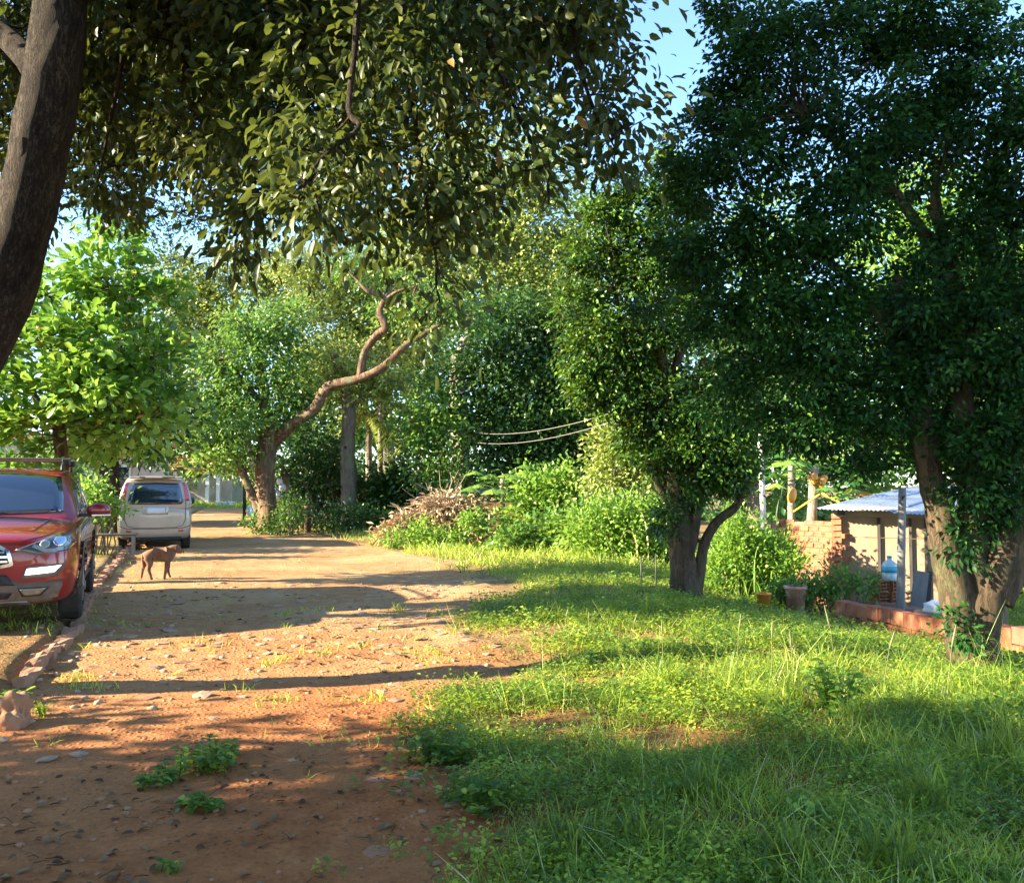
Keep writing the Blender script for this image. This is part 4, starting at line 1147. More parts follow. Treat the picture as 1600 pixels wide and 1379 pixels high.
def suv():
    ang = math.atan2(.40, .92)
    px, py = -5.15, 8.30
    gzv = gz(-5.6, 9.6) - .01
    t = thing('parked_suv', 'red SUV with roof rack and lit running light, parked at the left edge', 'car', (px, py, gzv), ang)
    bpy.context.view_layer.update()
    st = [(0.00, ring(.56, .36, .70, .74)), (0.02, ring(.68, .30, .78, .84)), (.10, ring(.80, .25, .87, .91)), (.28, ring(.885, .23, .945, .965)), (.6, ring(.905, .22, .985, 1.01)), (.95, ring(.91, .22, 1.01, 1.05)),
          (1.3, ring(.91, .22, 1.03, 1.09)), (1.7, ring(.91, .22, 1.05, 1.08)), (2.6, ring(.915, .22, 1.06, 1.08)), (3.4, ring(.915, .24, 1.07, 1.09)), (3.95, ring(.89, .28, 1.05, 1.08)), (4.13, ring(.82, .33, 1.0, 1.04)), (4.18, ring(.72, .38, .9, .94))]
    def gr(wb, wt, zt, zb=1.0):
        return [(0, zb), (wb, zb), (wb * .985 + wt * .015, zb + .05), (wb * .5 + wt * .5 + .015, (zb + zt) / 2 + .03), (wt + .03, zt - .07), (wt - .03, zt - .02), (wt * .6, zt), (0, zt + .015)]
    gh = [(1.14, gr(.80, .80, 1.05, .98)), (1.22, gr(.82, .78, 1.10, .98)), (1.58, gr(.84, .71, 1.36)), (1.93, gr(.85, .655, 1.575)), (2.10, gr(.855, .65, 1.615)), (2.8, gr(.86, .66, 1.645)), (3.5, gr(.85, .65, 1.62)), (3.85, gr(.83, .62, 1.56)), (4.05, gr(.80, .68, 1.25)), (4.12, gr(.78, .72, 1.06))]
    b, g = car_shell(t, st, gh, M['redpaint'], (.86, 3.38), .35, .9)
    sk = Skin([b, g])
    # lower grey cladding, one piece at the nose, sills and arches
    sk.patch('windshield', [(-.67, 1.13), (0, 1.11), (.67, 1.13), (.655, 1.3), (.60, 1.53), (.3, 1.56), (0, 1.57), (-.3, 1.56), (-.60, 1.53), (-.655, 1.3)], 'front', M['glass'], t, .012, 6, 4)
    for s in (-1, 1):
        f = 'right' if s > 0 else 'left'
        sk.patch('side_window', [(1.62, 1.12), (2.45, 1.12), (2.45, 1.50), (2.1, 1.50), (1.85, 1.36)], f, M['glass'], t, .012)
        sk.patch('side_window', [(2.53, 1.12), (3.2, 1.13), (3.25, 1.48), (2.53, 1.50)], f, M['glass'], t, .012)
        sk.patch('side_window', [(3.3, 1.15), (3.75, 1.22), (3.6, 1.44), (3.32, 1.47)], f, M['glass'], t, .012)
        sk.strip('door_seam', [(1.42, .36), (1.40, .8), (1.5, 1.04)], f, M['black'], t); sk.strip('door_seam', [(2.48, .36), (2.49, 1.05)], f, M['black'], t)
        sk.strip('door_seam', [(3.05, .40), (3.25, .8), (3.3, 1.05)], f, M['black'], t)
        sk.patch('sill_cladding', [(1.3, .24), (2.96, .24), (2.96, .36), (1.3, .36)], f, M['cladding'], t, .02, 3, 6)
        for wy in (.86, 3.38):
            arc = [(wy + math.cos(a) * .445, .35 + math.sin(a) * .445) for a in np.linspace(-.15, math.pi + .15, 14)]
            sk.strip('arch_cladding', arc, f, M['cladding'], t, .075, .022)
        sk.strip('door_handle', [(2.22, .93), (2.40, .935)], f, M['chrome'], t, .03, .035); sk.strip('door_handle', [(2.98, .94), (3.14, .945)], f, M['chrome'], t, .03, .035)
        # front lights
        sh = sk.patch('headlight', [(s * .335, .795), (s * .52, .745), (s * .80, .775), (s * .875, .86), (s * .875, .985), (s * .80, .99), (s * .60, .90)], 'front', M['lensdark'], t, .008, 5, 5)
        sk.strip('light_guide', [(s * .50, .84), (s * .60, .79), (s * .70, .785), (s * .80, .86)], 'front', M['lens'], sh, .035, .016)
        sk.patch('lamp_bowl', [(s * (.73 + .06 * math.cos(a)), .875 + .055 * math.sin(a)) for a in np.linspace(0, 6.283 * .9, 10)], 'front', M['chrome'], sh, .018, 3, 2)
        sk.patch('lamp_bowl', [(s * (.60 + .045 * math.cos(a)), .85 + .04 * math.sin(a)) for a in np.linspace(0, 6.283 * .9, 10)], 'front', M['lens'], sh, .018, 3, 2)
        d = sk.patch('lamp_recess', [(s * .40, .515), (s * .72, .53), (s * .79, .66), (s * .45, .635)], 'front', M['cladding'], t, .006)
        sk.patch('running_light', [(s * .44, .555), (s * .69, .575), (s * .75, .635), (s * .455, .612)], 'front', M['drl'] if s > 0 else M['lens'], d, .016, 3)
        f2 = sk.patch('fog_lamp', [(s * .42, .345), (s * .58, .35), (s * .66, .435), (s * .38, .43)], 'front', M['black'], t, .022)
        sk.patch('fog_lens', [(s * .44, .358), (s * .57, .362), (s * .63, .425), (s * .40, .42)], 'front', M['foglens'], f2, .034, 3)
        sk.patch('tail_light', [(s * .62, .84), (s * .80, .84), (s * .80, 1.0), (s * .60, .98)], 'rear', M['redlens'], t, .01)
        # mirror
        bm = bmesh.new(); bmesh.ops.create_icosphere(bm, subdivisions=3, radius=.5)
        for v in bm.verts:
            c = v.co; c.x *= .27; c.y *= .13 if c.y < 0 else .07; c.z *= .19 if c.z > 0 else .13
        mo = bm_obj('door_mirror', bm, M['redpaint'], t, True); mo.location = (s * 1.02, 1.62, 1.13); mo.rotation_euler = (0, 0, s * .12)
        bm = bmesh.new(); box(bm, (s * .02, -.055, -.052), (.21, .03, .022)); bm_obj('turn_signal', bm, M['chrome'], mo, bevel=.006)
        bm = bmesh.new(); box(bm, (-s * .13, .02, -.05), (.12, .05, .04)); bm_obj('mirror_arm', bm, M['black'], mo)
        # roof rack
        tb = Tubes(); tb.add([(s * .60, 1.98, 1.60), (s * .60, 2.12, 1.69), (s * .61, 2.8, 1.71), (s * .60, 3.5, 1.69), (s * .59, 3.66, 1.60)], [.018] * 5, 8)
        r = link('roof_rail', mesh_tris('roof_rail', np.array([tuple(v) for v in tb.V]), np.array(tb.T)), M['black'], t, True)
    for y in (2.25, 3.25):
        cb = bx('roof_bar', (0, y, 1.745), (1.36, .09, .028), M['cladding'], t, bevel=.01)
        for s in (-1, 1): bx('rack_foot', (s * .62, y, 1.71), (.09, .12, .075), M['black'], cb, bevel=.012)
    nose = [(s * .90, z) for s, z in ()]
    sk.patch('lower_bumper', [(-.84, .30), (-.5, .262), (.5, .262), (.84, .30), (.895, .50), (.78, .50), (.4, .475), (.30, .52), (-.30, .52), (-.4, .475), (-.78, .50), (-.895, .50)], 'front', M['cladding'], t, .014, 7, 4)
    sk.patch('skid_plate', [(-.50, .245), (.50, .245), (.46, .30), (-.46, .30)], 'front', M['alloy'], t, .03, 3)
    sk.patch('air_intake', [(-.36, .46), (.36, .46), (.28, .56), (-.28, .56)], 'front', M['black'], t, .02, 4)
    sk.patch('air_intake', [(-.30, .33), (.30, .33), (.34, .39), (-.34, .39)], 'front', M['black'], t, .024, 3)
    gl = sk.patch('grille', [(-.31, .655), (.31, .655), (.29, .76), (.20, .83), (-.20, .83), (-.29, .76)], 'front', M['black'], t, .012, 5)
    sk.strip('grille_frame', [(-.18, .855), (-.29, .79), (-.325, .66), (-.22, .64), (.22, .64), (.325, .66), (.29, .79), (.18, .855), (-.18, .855)], 'front', M['chrome'], gl, .032, .024)
    for z, w in ((.69, .29), (.735, .285), (.78, .26), (.815, .21)): sk.strip('grille_bar', [(-w, z), (w, z)], 'front', M['chrome'], gl, .020, .022)
    sk.strip('hood_seam', [(-.78, 1.03), (-.62, .93), (-.33, .865), (.33, .865), (.62, .93), (.78, 1.03)], 'front', M['black'], t, .009)
    sk.strip('hood_crease', [(.46, .3), (.52, .7), (.58, 1.1)], 'top', M['redpaint'], t, .03, .008); sk.strip('hood_crease', [(-.46, .3), (-.52, .7), (-.58, 1.1)], 'top', M['redpaint'], t, .03, .008)
    for a in (.1, -.5): sk.strip('wiper', [(a - .1, 1.135), (a + .45, 1.155)], 'front', M['black'], t, .018, .028)
    sk.patch('rear_window', [(-.56, 1.15), (.56, 1.15), (.5, 1.46), (-.5, 1.46)], 'rear', M['glass'], t, .012)
    for y in (.86, 3.38):
        for s in (-1, 1): wheel(t, s * .80, y, .35, .23, s)
    bx('underbody', (0, 2.1, .30), (1.3, 3.5, .12), M['black'], t)
    tag(t); return t
suv()

def van():
    px, py = at(243, 800, 20.25).x, 20.25
    ang = math.atan2(.40, .92)
    z = gz(px, py + .6) - .02
    # local y grows away from the viewer: the tail is at y = 0
    t = thing('parked_van', 'pale champagne minivan seen from behind, parked on the left side of the dirt road', 'van', (px, py, z), ang)
    bpy.context.view_layer.update()
    W = .825
    st = [(0.0, ring(.66, .42, .92, .98)), (.03, ring(.76, .34, .98, 1.0)), (.12, ring(.81, .27, 1.03, 1.05)), (.4, ring(W, .24, 1.04, 1.07)), (1.0, ring(W, .22, 1.04, 1.07)), (2.2, ring(W, .22, 1.03, 1.05)), (3.2, ring(W, .22, 1.0, 1.03)), (3.9, ring(.80, .24, .92, .96)), (4.25, ring(.72, .28, .78, .82)), (4.35, ring(.55, .36, .66, .7))]
    def gr(wb, wt, zt, zb=.98):
        return [(0, zb), (wb, zb), (wb - .005, zb + .08), ((wb + wt) / 2 + .035, (zb + zt) / 2 + .08), (wt + .035, zt - .10), (wt - .02, zt - .025), (wt * .6, zt), (0, zt + .015)]
    gh = [(.03, gr(.775, .74, 1.15)), (.06, gr(.80, .72, 1.25)), (.12, gr(.81, .66, 1.60)), (.20, gr(.81, .63, 1.72)), (.45, gr(.81, .62, 1.765)), (1.3, gr(.81, .63, 1.78)), (2.2, gr(.80, .62, 1.76)), (2.7, gr(.80, .62, 1.68)), (3.3, gr(.78, .70, 1.20)), (3.55, gr(.76, .74, 1.04))]
    b, g = car_shell(t, st, gh, M['vanpaint'], (.72, 3.35), .31, .82)
    sk = Skin([b, g])
    w = sk.patch('rear_window', [(-.56, 1.10), (0, 1.09), (.56, 1.10), (.60, 1.16), (.535, 1.5), (.50, 1.59), (0, 1.605), (-.50, 1.59), (-.535, 1.5), (-.60, 1.16)], 'front', M['glass'], t, .014, 6)
    for s in (-1, 1):
        tl = sk.patch('tail_light', [(s * .655, 1.18), (s * .745, 1.18), (s * .735, 1.3), (s * .68, 1.52), (s * .635, 1.61), (s * .575, 1.61), (s * .61, 1.5), (s * .64, 1.3)], 'front', M['redlens'], t, .018, 4)
        sk.patch('reversing_lens', [(s * .67, 1.08), (s * .775, 1.08), (s * .765, 1.165), (s * .668, 1.165)], 'front', M['lens'], tl, .016, 3)
        sk.strip('hatch_seam', [(s * .62, 1.62), (s * .66, 1.3), (s * .66, 1.08), (s * .66, .75), (s * .60, .60), (s * .45, .555), (0, .55)], 'front', M['black'], t, .012)
        sk.patch('bumper_reflector', [(s * .50, .455), (s * .62, .46), (s * .62, .50), (s * .50, .495)], 'front', M['redlens'], t, .012, 3)
        f = 'right' if s > 0 else 'left'
        for a, c in ((.35, 1.2), (1.3, 2.15), (2.25, 2.9)):
            sk.patch('side_window', [(a, 1.12), (c, 1.12), (c - (.0 if c < 2.5 else .25), 1.54), (a + .04, 1.56)], f, M['glass'], t, .012)
        sk.strip('door_seam', [(1.25, .3), (1.25, 1.6)], f, M['black'], t); sk.strip('door_seam', [(2.2, .3), (2.2, 1.6)], f, M['black'], t)
        bm = bmesh.new(); bmesh.ops.create_icosphere(bm, subdivisions=2, radius=.5)
        for v in bm.verts: v.co = Vector((v.co.x * .22, v.co.y * .10, v.co.z * .20))
        mo = bm_obj('door_mirror', bm, M['black'], t, True); mo.location = (s * .93, 3.0, 1.13)
        wheel(t, s * .70, .72, .31, .20, s); wheel(t, s * .70, 3.35, .31, .20, s)
        sk.strip('bumper_corner', [(s * .81, .36), (s * .79, .50)], 'front', M['vanpaint'], t, .03, .012)
    sk.strip('bumper_seam', [(-.78, .60), (-.6, .535), (0, .525), (.6, .535), (.78, .60)], 'front', M['black'], t, .014)
    hatch = sk.patch('plate_panel', [(-.27, .86), (.27, .86), (.30, 1.06), (-.30, 1.06)], 'front', M['vanpaint'], t, .010, 4)
    pl = sk.patch('number_plate', [(-.20, .885), (.20, .885), (.20, 1.01), (-.20, 1.01)], 'front', M['white'], t, .026, 3)
    sp = bx('roof_spoiler', (0, .10, 1.725), (1.16, .24, .05), M['vanpaint'], t, bevel=.02)
    bx('brake_light', (.27, -.023, 1.728), (.28, .012, .026), M['black'], sp); bx('brake_light', (-.30, -.023, 1.728), (.12, .012, .026), M['black'], sp)
    sk.strip('wiper', [(-.05, 1.115), (.35, 1.135)], 'front', M['black'], t, .02, .03)
    bx('lower_valance', (0, .12, .30), (1.15, .16, .10), M['black'], t, bevel=.02)
    bx('underbody', (0, 2.0, .27), (1.1, 3.7, .10), M['black'], t)
    tb = Tubes(); tb.add([(-.36, -.02, .30), (-.36, .4, .28)], [.028, .028], 10); link('exhaust', mesh_tris('exhaust', np.array([tuple(v) for v in tb.V]), np.array(tb.T)), M['darkwire'], t, True)
    return t
van()

def far_car():
    c = at(402, 800, 33)
    t = thing('parked_car', 'pale blue car half hidden behind the gnarled tree trunk', 'car', (c.x + .2, 33, gz(c.x, 33)), -.25)
    bpy.context.view_layer.update()
    W = .82
    st = [(0.0, ring(.60, .32, .66, .70)), (.08, ring(.76, .24, .76, .80)), (.5, ring(W, .20, .86, .90)), (1.1, ring(W, .20, .92, .96)), (2.4, ring(W, .20, .94, .96)), (3.4, ring(W, .22, .95, .97)), (3.9, ring(.78, .26, .93, .96)), (4.0, ring(.66, .34, .8, .84))]
    def gr(wb, wt, zt, zb=.88): return [(0, zb), (wb, zb), (wb, zb + .05), ((wb + wt) / 2 + .02, (zb + zt) / 2 + .04), (wt + .03, zt - .07), (wt - .03, zt - .02), (wt * .6, zt), (0, zt + .012)]
    gh = [(.95, gr(.74, .74, .95)), (1.5, gr(.76, .64, 1.30)), (1.8, gr(.77, .6, 1.44)), (2.6, gr(.77, .6, 1.46)), (3.3, gr(.76, .58, 1.38)), (3.8, gr(.74, .68, .98))]
    b, g = car_shell(t, st, gh, M['bluepaint'], (.75, 3.2), .30, .8)
    sk = Skin([b, g])
    sk.patch('windshield', [(-.60, 1.0), (.60, 1.0), (.54, 1.37), (-.54, 1.37)], 'front', M['glass'], t, .014)
    for s in (-1, 1):
        f = 'right' if s > 0 else 'left'
        sk.patch('side_window', [(1.55, 1.0), (2.3, 1.0), (2.3, 1.34), (1.85, 1.34)], f, M['glass'], t, .012); sk.patch('side_window', [(2.38, 1.0), (3.2, 1.02), (3.0, 1.32), (2.38, 1.34)], f, M['glass'], t, .012)
        sk.patch('headlight', [(s * .45, .60), (s * .70, .62), (s * .72, .74), (s * .5, .72)], 'front', M['lens'], t, .01)
        wheel(t, s * .70, .75, .30, .2, s); wheel(t, s * .70, 3.2, .30, .2, s)
    sk.patch('grille', [(-.3, .5), (.3, .5), (.3, .62), (-.3, .62)], 'front', M['black'], t, .01)
far_car()

# ------------------------------------------------------------------ dog
def dog():
    p = G(247, 905)
    Y = p.y; k = Y / F
    # picture-plane frame: u to the right, seen square on
    view = Vector((p.x, p.y, 0)).normalized(); u = Vector((view.y, -view.x, 0))
    def q(px, py, d=0.0):
        return Vector(((px - 247) * k, d, (905 - py) * k))
    bm = bmesh.new(); sl = bm.verts.layers.skin.verify()
    V = {}
    def v(n, px, py, d, rx, ry=None):
        k2 = 1.13 if rx > .055 else 1.15; a = bm.verts.new(q(px, py, d)); a[sl].radius = (rx * k2, (ry or rx) * k2); V[n] = a; return a
    v('rump', 228.2, 868.5, 0, .062, .068); v('hip', 232.6, 866.5, 0, .094, .10); v('loin', 240, 866.5, 0, .092, .095); v('belly', 248, 868, 0, .088, .105); v('chest', 256.5, 867.5, 0, .092, .118); v('shoulder', 262.5, 865, 0, .082, .105)
    v('neck', 267, 861.5, 0, .072, .082); v('poll', 270.6, 858.8, 0, .066, .070); v('skull', 273.2, 858.8, 0, .068, .068); v('stop', 276, 860.8, 0, .050, .048); v('muzzle', 279, 863.0, 0, .036, .034); v('nose', 281.4, 864.2, 0, .025, .024)
    bm.edges.new((V['rump'], V['hip']))
    for a, b in zip(('hip', 'loin', 'belly', 'chest', 'shoulder', 'neck', 'poll', 'skull', 'stop', 'muzzle'), ('loin', 'belly', 'chest', 'shoulder', 'neck', 'poll', 'skull', 'stop', 'muzzle', 'nose')): bm.edges.new((V[a], V[b]))
    def leg(n, pts, root):
        prev = V[root]
        for i, (px, py, d, r) in enumerate(pts):
            a = v(n + str(i), px, py, d, r); bm.edges.new((prev, a)); prev = a
    leg('hl', [(232, 873, -.075, .068), (236, 881, -.08, .046), (232.5, 888, -.08, .028), (235.5, 896, -.08, .021), (237, 903, -.08, .021), (239.5, 904.3, -.08, .018)], 'hip')
    leg('hr', [(228.5, 873, .075, .060), (228.5, 880, .08, .042), (224.5, 887, .08, .026), (224, 894, .08, .020), (222.5, 902, .08, .020), (224.5, 903, .08, .018)], 'hip')
    leg('fl', [(260, 877, -.075, .044), (259, 885, -.08, .030), (258, 892, -.08, .023), (256.5, 899, -.08, .019), (256, 903.5, -.08, .020), (258, 904.3, -.08, .017)], 'shoulder')
    leg('fr', [(260.5, 877, .075, .042), (261.5, 885, .08, .028), (261, 892, .08, .022), (262.5, 899, .08, .018), (264, 902.5, .08, .019), (266, 903, .08, .016)], 'shoulder')
    leg('t', [(225.5, 866.5, 0, .028), (224.2, 871, 0, .026), (225.2, 878, 0, .026), (226, 884, 0, .024), (226.8, 889, 0, .014)], 'hip')
    V['belly'][sl].use_root = True
    me = bpy.data.meshes.new('dog'); bm.to_mesh(me); bm.free()
    o = link('dog', me, M['fur'], None, True)
    o.modifiers.new('k', 'SKIN').use_smooth_shade = True
    s = o.modifiers.new('s', 'SUBSURF'); s.levels = s.render_levels = 2
    apply_mods(o)
    o.data.polygons.foreach_set('use_smooth', np.ones(len(o.data.polygons), bool))
    if not o.data.materials: o.data.materials.append(M['fur'])
    o.rotation_euler = (0, 0, math.atan2(u.y, u.x))
    o.location = (p.x, p.y, gz(p.x, p.y) + .005)
    tag(o, 'brown short haired dog standing side on in the dirt road, head to the right', 'dog')
    for s in (-1, 1):
        bm = bmesh.new()
        pts = [q(270.6, 855.5), q(273.6, 856.6), q(272.4, 863.5), q(270.2, 862.4)]
        for d in (0, s * .012):
            for a in pts: bm.verts.new(a + Vector((0, s * .062 + d + (0 if a is pts[0] or a is pts[1] else s * .014), 0)))
        bm.verts.ensure_lookup_table(); w = bm.verts
        for f in ((0, 1, 2, 3), (7, 6, 5, 4), (0, 4, 5, 1), (1, 5, 6, 2), (2, 6, 7, 3), (3, 7, 4, 0)): bm.faces.new([w[i] for i in f])
        bm_obj('ear', bm, M['fur'], o, True, bevel=.004)
        bm = bmesh.new(); bmesh.ops.create_icosphere(bm, subdivisions=2, radius=.009); e = bm_obj('eye', bm, M['black'], o, True); e.location = q(275.9, 859.3, s * .046)
    bm = bmesh.new(); bmesh.ops.create_icosphere(bm, subdivisions=2, radius=.014); e = bm_obj('nose', bm, M['black'], o, True); e.location = q(283.2, 864.0)
    # collar
    tb = Tubes(); c = q(267.0, 862.4); ax = (q(270, 860.5) - q(266.5, 862.5)).normalized()
    a1 = Vector((0, 1, 0)); a2 = ax.cross(a1)
    tb.add([c + a1 * math.cos(a) * .071 + a2 * math.sin(a) * .083 for a in np.linspace(0, 6.2832, 17)], [.008] * 17, 6, sub=1)
    link('collar', mesh_tris('collar', np.array([tuple(x) for x in tb.V]), np.array(tb.T)), M['pink'], o, True)
dog()

# ------------------------------------------------------------------ masonry
def brick_mesh(name, s, seed, mat, holes=False):
    bm = bmesh.new(); box(bm, (0, 0, 0), s)
    bmesh.ops.bevel(bm, geom=list(bm.edges), offset=.006, segments=1, affect='EDGES')
    r = random.Random(seed)
    for v in bm.verts: v.co += Vector((r.uniform(-1, 1), r.uniform(-1, 1), r.uniform(-1, 1))) * .004
    me = bpy.data.meshes.new(name); bm.to_mesh(me); bm.free(); me.materials.append(mat)
    return me

def brick_wall():
    a = Vector((at(1216, 800, 15.3).x, 15.3, 0)); b = Vector((at(1309, 800, 14.15).x, 14.15, 0))
    z0 = min(gz(a.x, a.y), gz(b.x, b.y)) - .08
    t = thing('brick_wall', 'sunlit wall of bare orange bricks left of the shed, topped by loose rows', 'wall', (a.x, a.y, z0))
    d = (b - a); L = d.length; d.normalize(); ang = math.atan2(d.y, d.x)
    rng = np.random.default_rng(5)
    top = at(1260, 806, 14.7).z - z0
    h = .092; n = int(top / h)
    ms = [brick_mesh('brick', (.205, .13, .078), i, M[('brick', 'brick2', 'brick2', 'brick', 'brick3')[i]]) for i in range(5)]
    for r in range(n):
        x = -.11 * (r % 2)
        while x < L:
            if r >= n - 1 and rng.random() < .45: x += .215; continue
            k = int(rng.choice([0, 1, 2, 3, 4], p=[.26, .3, .2, .16, .08]))
            o = bpy.data.objects.new('brick', ms[k]); COL.objects.link(o); o.parent = t
            q = d * (x + .1) + Vector((-d.y, d.x, 0)) * rng.normal() * .006
            o.location = (q.x, q.y, h * (r + .5)); o.rotation_euler = (0, rng.normal() * .008, ang + rng.normal() * .015)
            x += .215
    m = bx('mortar', (0, 0, 0), (L + .1, .10, top - .1), M['mortar'], t); m.location = tuple(d * L / 2 + Vector((0, 0, (top - .1) / 2))); m.rotation_euler = (0, 0, ang)
brick_wall()

def low_wall():
    pts = [(1306, 958, 11.6), (1350, 972, 10.9), (1400, 985, 10.2), (1470, 1000, 9.4), (1540, 1015, 8.8), (1640, 1040, 8.1), (1760, 1070, 7.5)]
    P = [Vector((at(a, b, Y).x, Y, 0)) for a, b, Y in pts]
    t = thing('low_wall', 'low wall of two rows of hollow red bricks behind the right ficus', 'wall', (P[0].x, P[0].y, gz(P[0].x, P[0].y)))
    rng = np.random.default_rng(8)
    ms = [brick_mesh('brick', (.25, .14, .165), 30 + i, M[('brick', 'brick', 'brick3', 'brick2')[i]]) for i in range(4)]
    cum = [0]
    for a, b in zip(P, P[1:]): cum.append(cum[-1] + (b - a).length)
    def along(s):
        i = min(int(np.searchsorted(cum, s) - 1), len(P) - 2); i = max(i, 0)
        k = (s - cum[i]) / (cum[i + 1] - cum[i]); return P[i].lerp(P[i + 1], k), (P[i + 1] - P[i]).normalized()
    for r in range(2):
        s = .13 * r
        while s < cum[-1]:
            if not (r == 1 and rng.random() < .03):
                q, d = along(s + .12); z = gz(q.x, q.y)
                o = bpy.data.objects.new('brick', ms[int(rng.choice(4, p=[.4, .3, .15, .15]))]); COL.objects.link(o); o.parent = t
                o.location = Vector((q.x, q.y, z + .075 + r * .172)) - t.location; o.rotation_euler = (rng.normal() * .02, rng.normal() * .015, math.atan2(d.y, d.x) + rng.normal() * .03)
            s += .258
low_wall()

# ------------------------------------------------------------------ shed
def shed():
    A = Vector((at(1306, 800, 14.15).x, 14.15)); B = Vector((at(1500, 800, 13.2).x + .6, 13.05))
    d = (B - A).normalized(); nrm = Vector((-d.y, d.x)); L = (B - A).length; ang = math.atan2(d.y, d.x)
    z0 = gz(A.x, A.y) - .05
    t = thing('shed', 'lean-to shed with beige panels and a weathered zinc roof behind the low brick wall', 'shed', (A.x, A.y, z0), ang)
    zt = at(1330, 797, 14.1).z - z0
    def lx(px): # local x where the picture column px meets the front plane
        r = ray(px, 850); n3 = Vector((nrm.x, nrm.y)); k = (A.dot(n3)) / (r.x * n3.x + r.y * n3.y)
        return (Vector((r.x * k, r.y * k)) - A).dot(d)
    cols = [1312, 1374, 1423, 1447, 1500]
    xs = [lx(c) for c in cols] + [L]
    for i in range(5):
        a, b = xs[i], xs[i + 1]
        zs = [0.02, .62, 1.28, zt - .02] if i != 3 else [.02, 1.1, zt - .02]
        for za, zb in zip(zs, zs[1:]):
            mt = M['panel2'] if (i in (3, 4) and zb > 1.3) else M['panel']
            bx('panel', ((a + b) / 2, 0, (za + zb) / 2), (b - a - .012, .03, zb - za - .012), mt, t, bevel=.003)
    for i in range(4):
        bx('post', (xs[i + 1], -.045, zt / 2 - .06), (.045, .05, zt - .1), M['darkwood'], t)
    bx('rail', ((xs[0] + xs[1]) / 2, -.03, .62), (xs[1] - xs[0] - .02, .025, .035), M['darkwood'], t)
    bx('beam', (L / 2 + .02, -.09, zt - .05), (L + .1, .06, .10), M['panel'], t, bevel=.006)
    cp = thing('corner_pier', None, None, (0, 0, 0)); cp.parent = t
    ms = brick_mesh('brick', (.16, .16, .085), 71, M['brick2'])
    for r in range(int(zt / .098)):
        o = bpy.data.objects.new('brick', ms); COL.objects.link(o); o.parent = cp; o.location = (.02, -.03, .05 + r * .098); o.rotation_euler = (0, 0, random.uniform(-.04, .04))
    bx('beam_end', (.10, -.12, zt - .02), (.10, .26, .10), M['darkwood'], t)
    # side wall running back
    bx('side_panel', (-.02, 1.6, zt / 2), (.03, 3.2, zt), M['panel'], t)
    # corrugated roof sheets, given by their corners in the picture
    c1 = at(1276, 794, 13.9); c2 = at(1520, 806, 12.7); c3 = at(1620, 755, 17.5); c4 = at(1440, 757.5, 18.2)
    inv = Matrix.Translation(t.location) @ Matrix.Rotation(ang, 4, 'Z'); inv.invert()
    c = [inv @ x for x in (c1, c2, c3, c4)]
    ns = 4
    for s in range(ns):
        bm = bmesh.new(); nx, ny = 40, 6; top = []; bot = []
        for j in range(ny + 1):
            rt, rb = [], []
            for i in range(nx + 1):
                u = (s + i / nx * 1.03) / ns; v = j / ny
                p = (c[0] * (1 - u) + c[1] * u) * (1 - v) + (c[3] * (1 - u) + c[2] * u) * v
                p = p + Vector((0, 0, .012 * math.sin(i / nx * 2 * math.pi * 9) + .006 * s * 0 + .004 * (s % 2) + .015 * math.sin(s * 2 + v * 3)))
                rt.append(bm.verts.new(p)); rb.append(bm.verts.new(p - Vector((0, 0, .004))))
            top.append(rt); bot.append(rb)
        for j in range(ny):
            for i in range(nx):
                bm.faces.new((top[j][i], top[j][i + 1], top[j + 1][i + 1], top[j + 1][i])); bm.faces.new((bot[j][i], bot[j + 1][i], bot[j + 1][i + 1], bot[j][i + 1]))
        for i in range(nx): bm.faces.new((top[0][i], bot[0][i], bot[0][i + 1], top[0][i + 1]))
        bm_obj('roof_sheet', bm, M['zinc'], t, True)
    return t
shed()

# things in front of the shed
def post_leaning():
    b = G(1407, 985); Y = b.y + .2
    base = at(1406, 985, Y); base.z = gz(base.x, base.y); top = at(1410, 762, Y)
    t = Tubes(); t.add([base - Vector((0, 0, .1)), base.lerp(top, .5), top], [.060, .056, .052], 10, rough=.06, sub=6)
    o = t.build('wooden_post', M['greypost'], None); tag(o, 'upright dark grey wooden post standing in front of the shed at the low wall', 'post')
post_leaning()

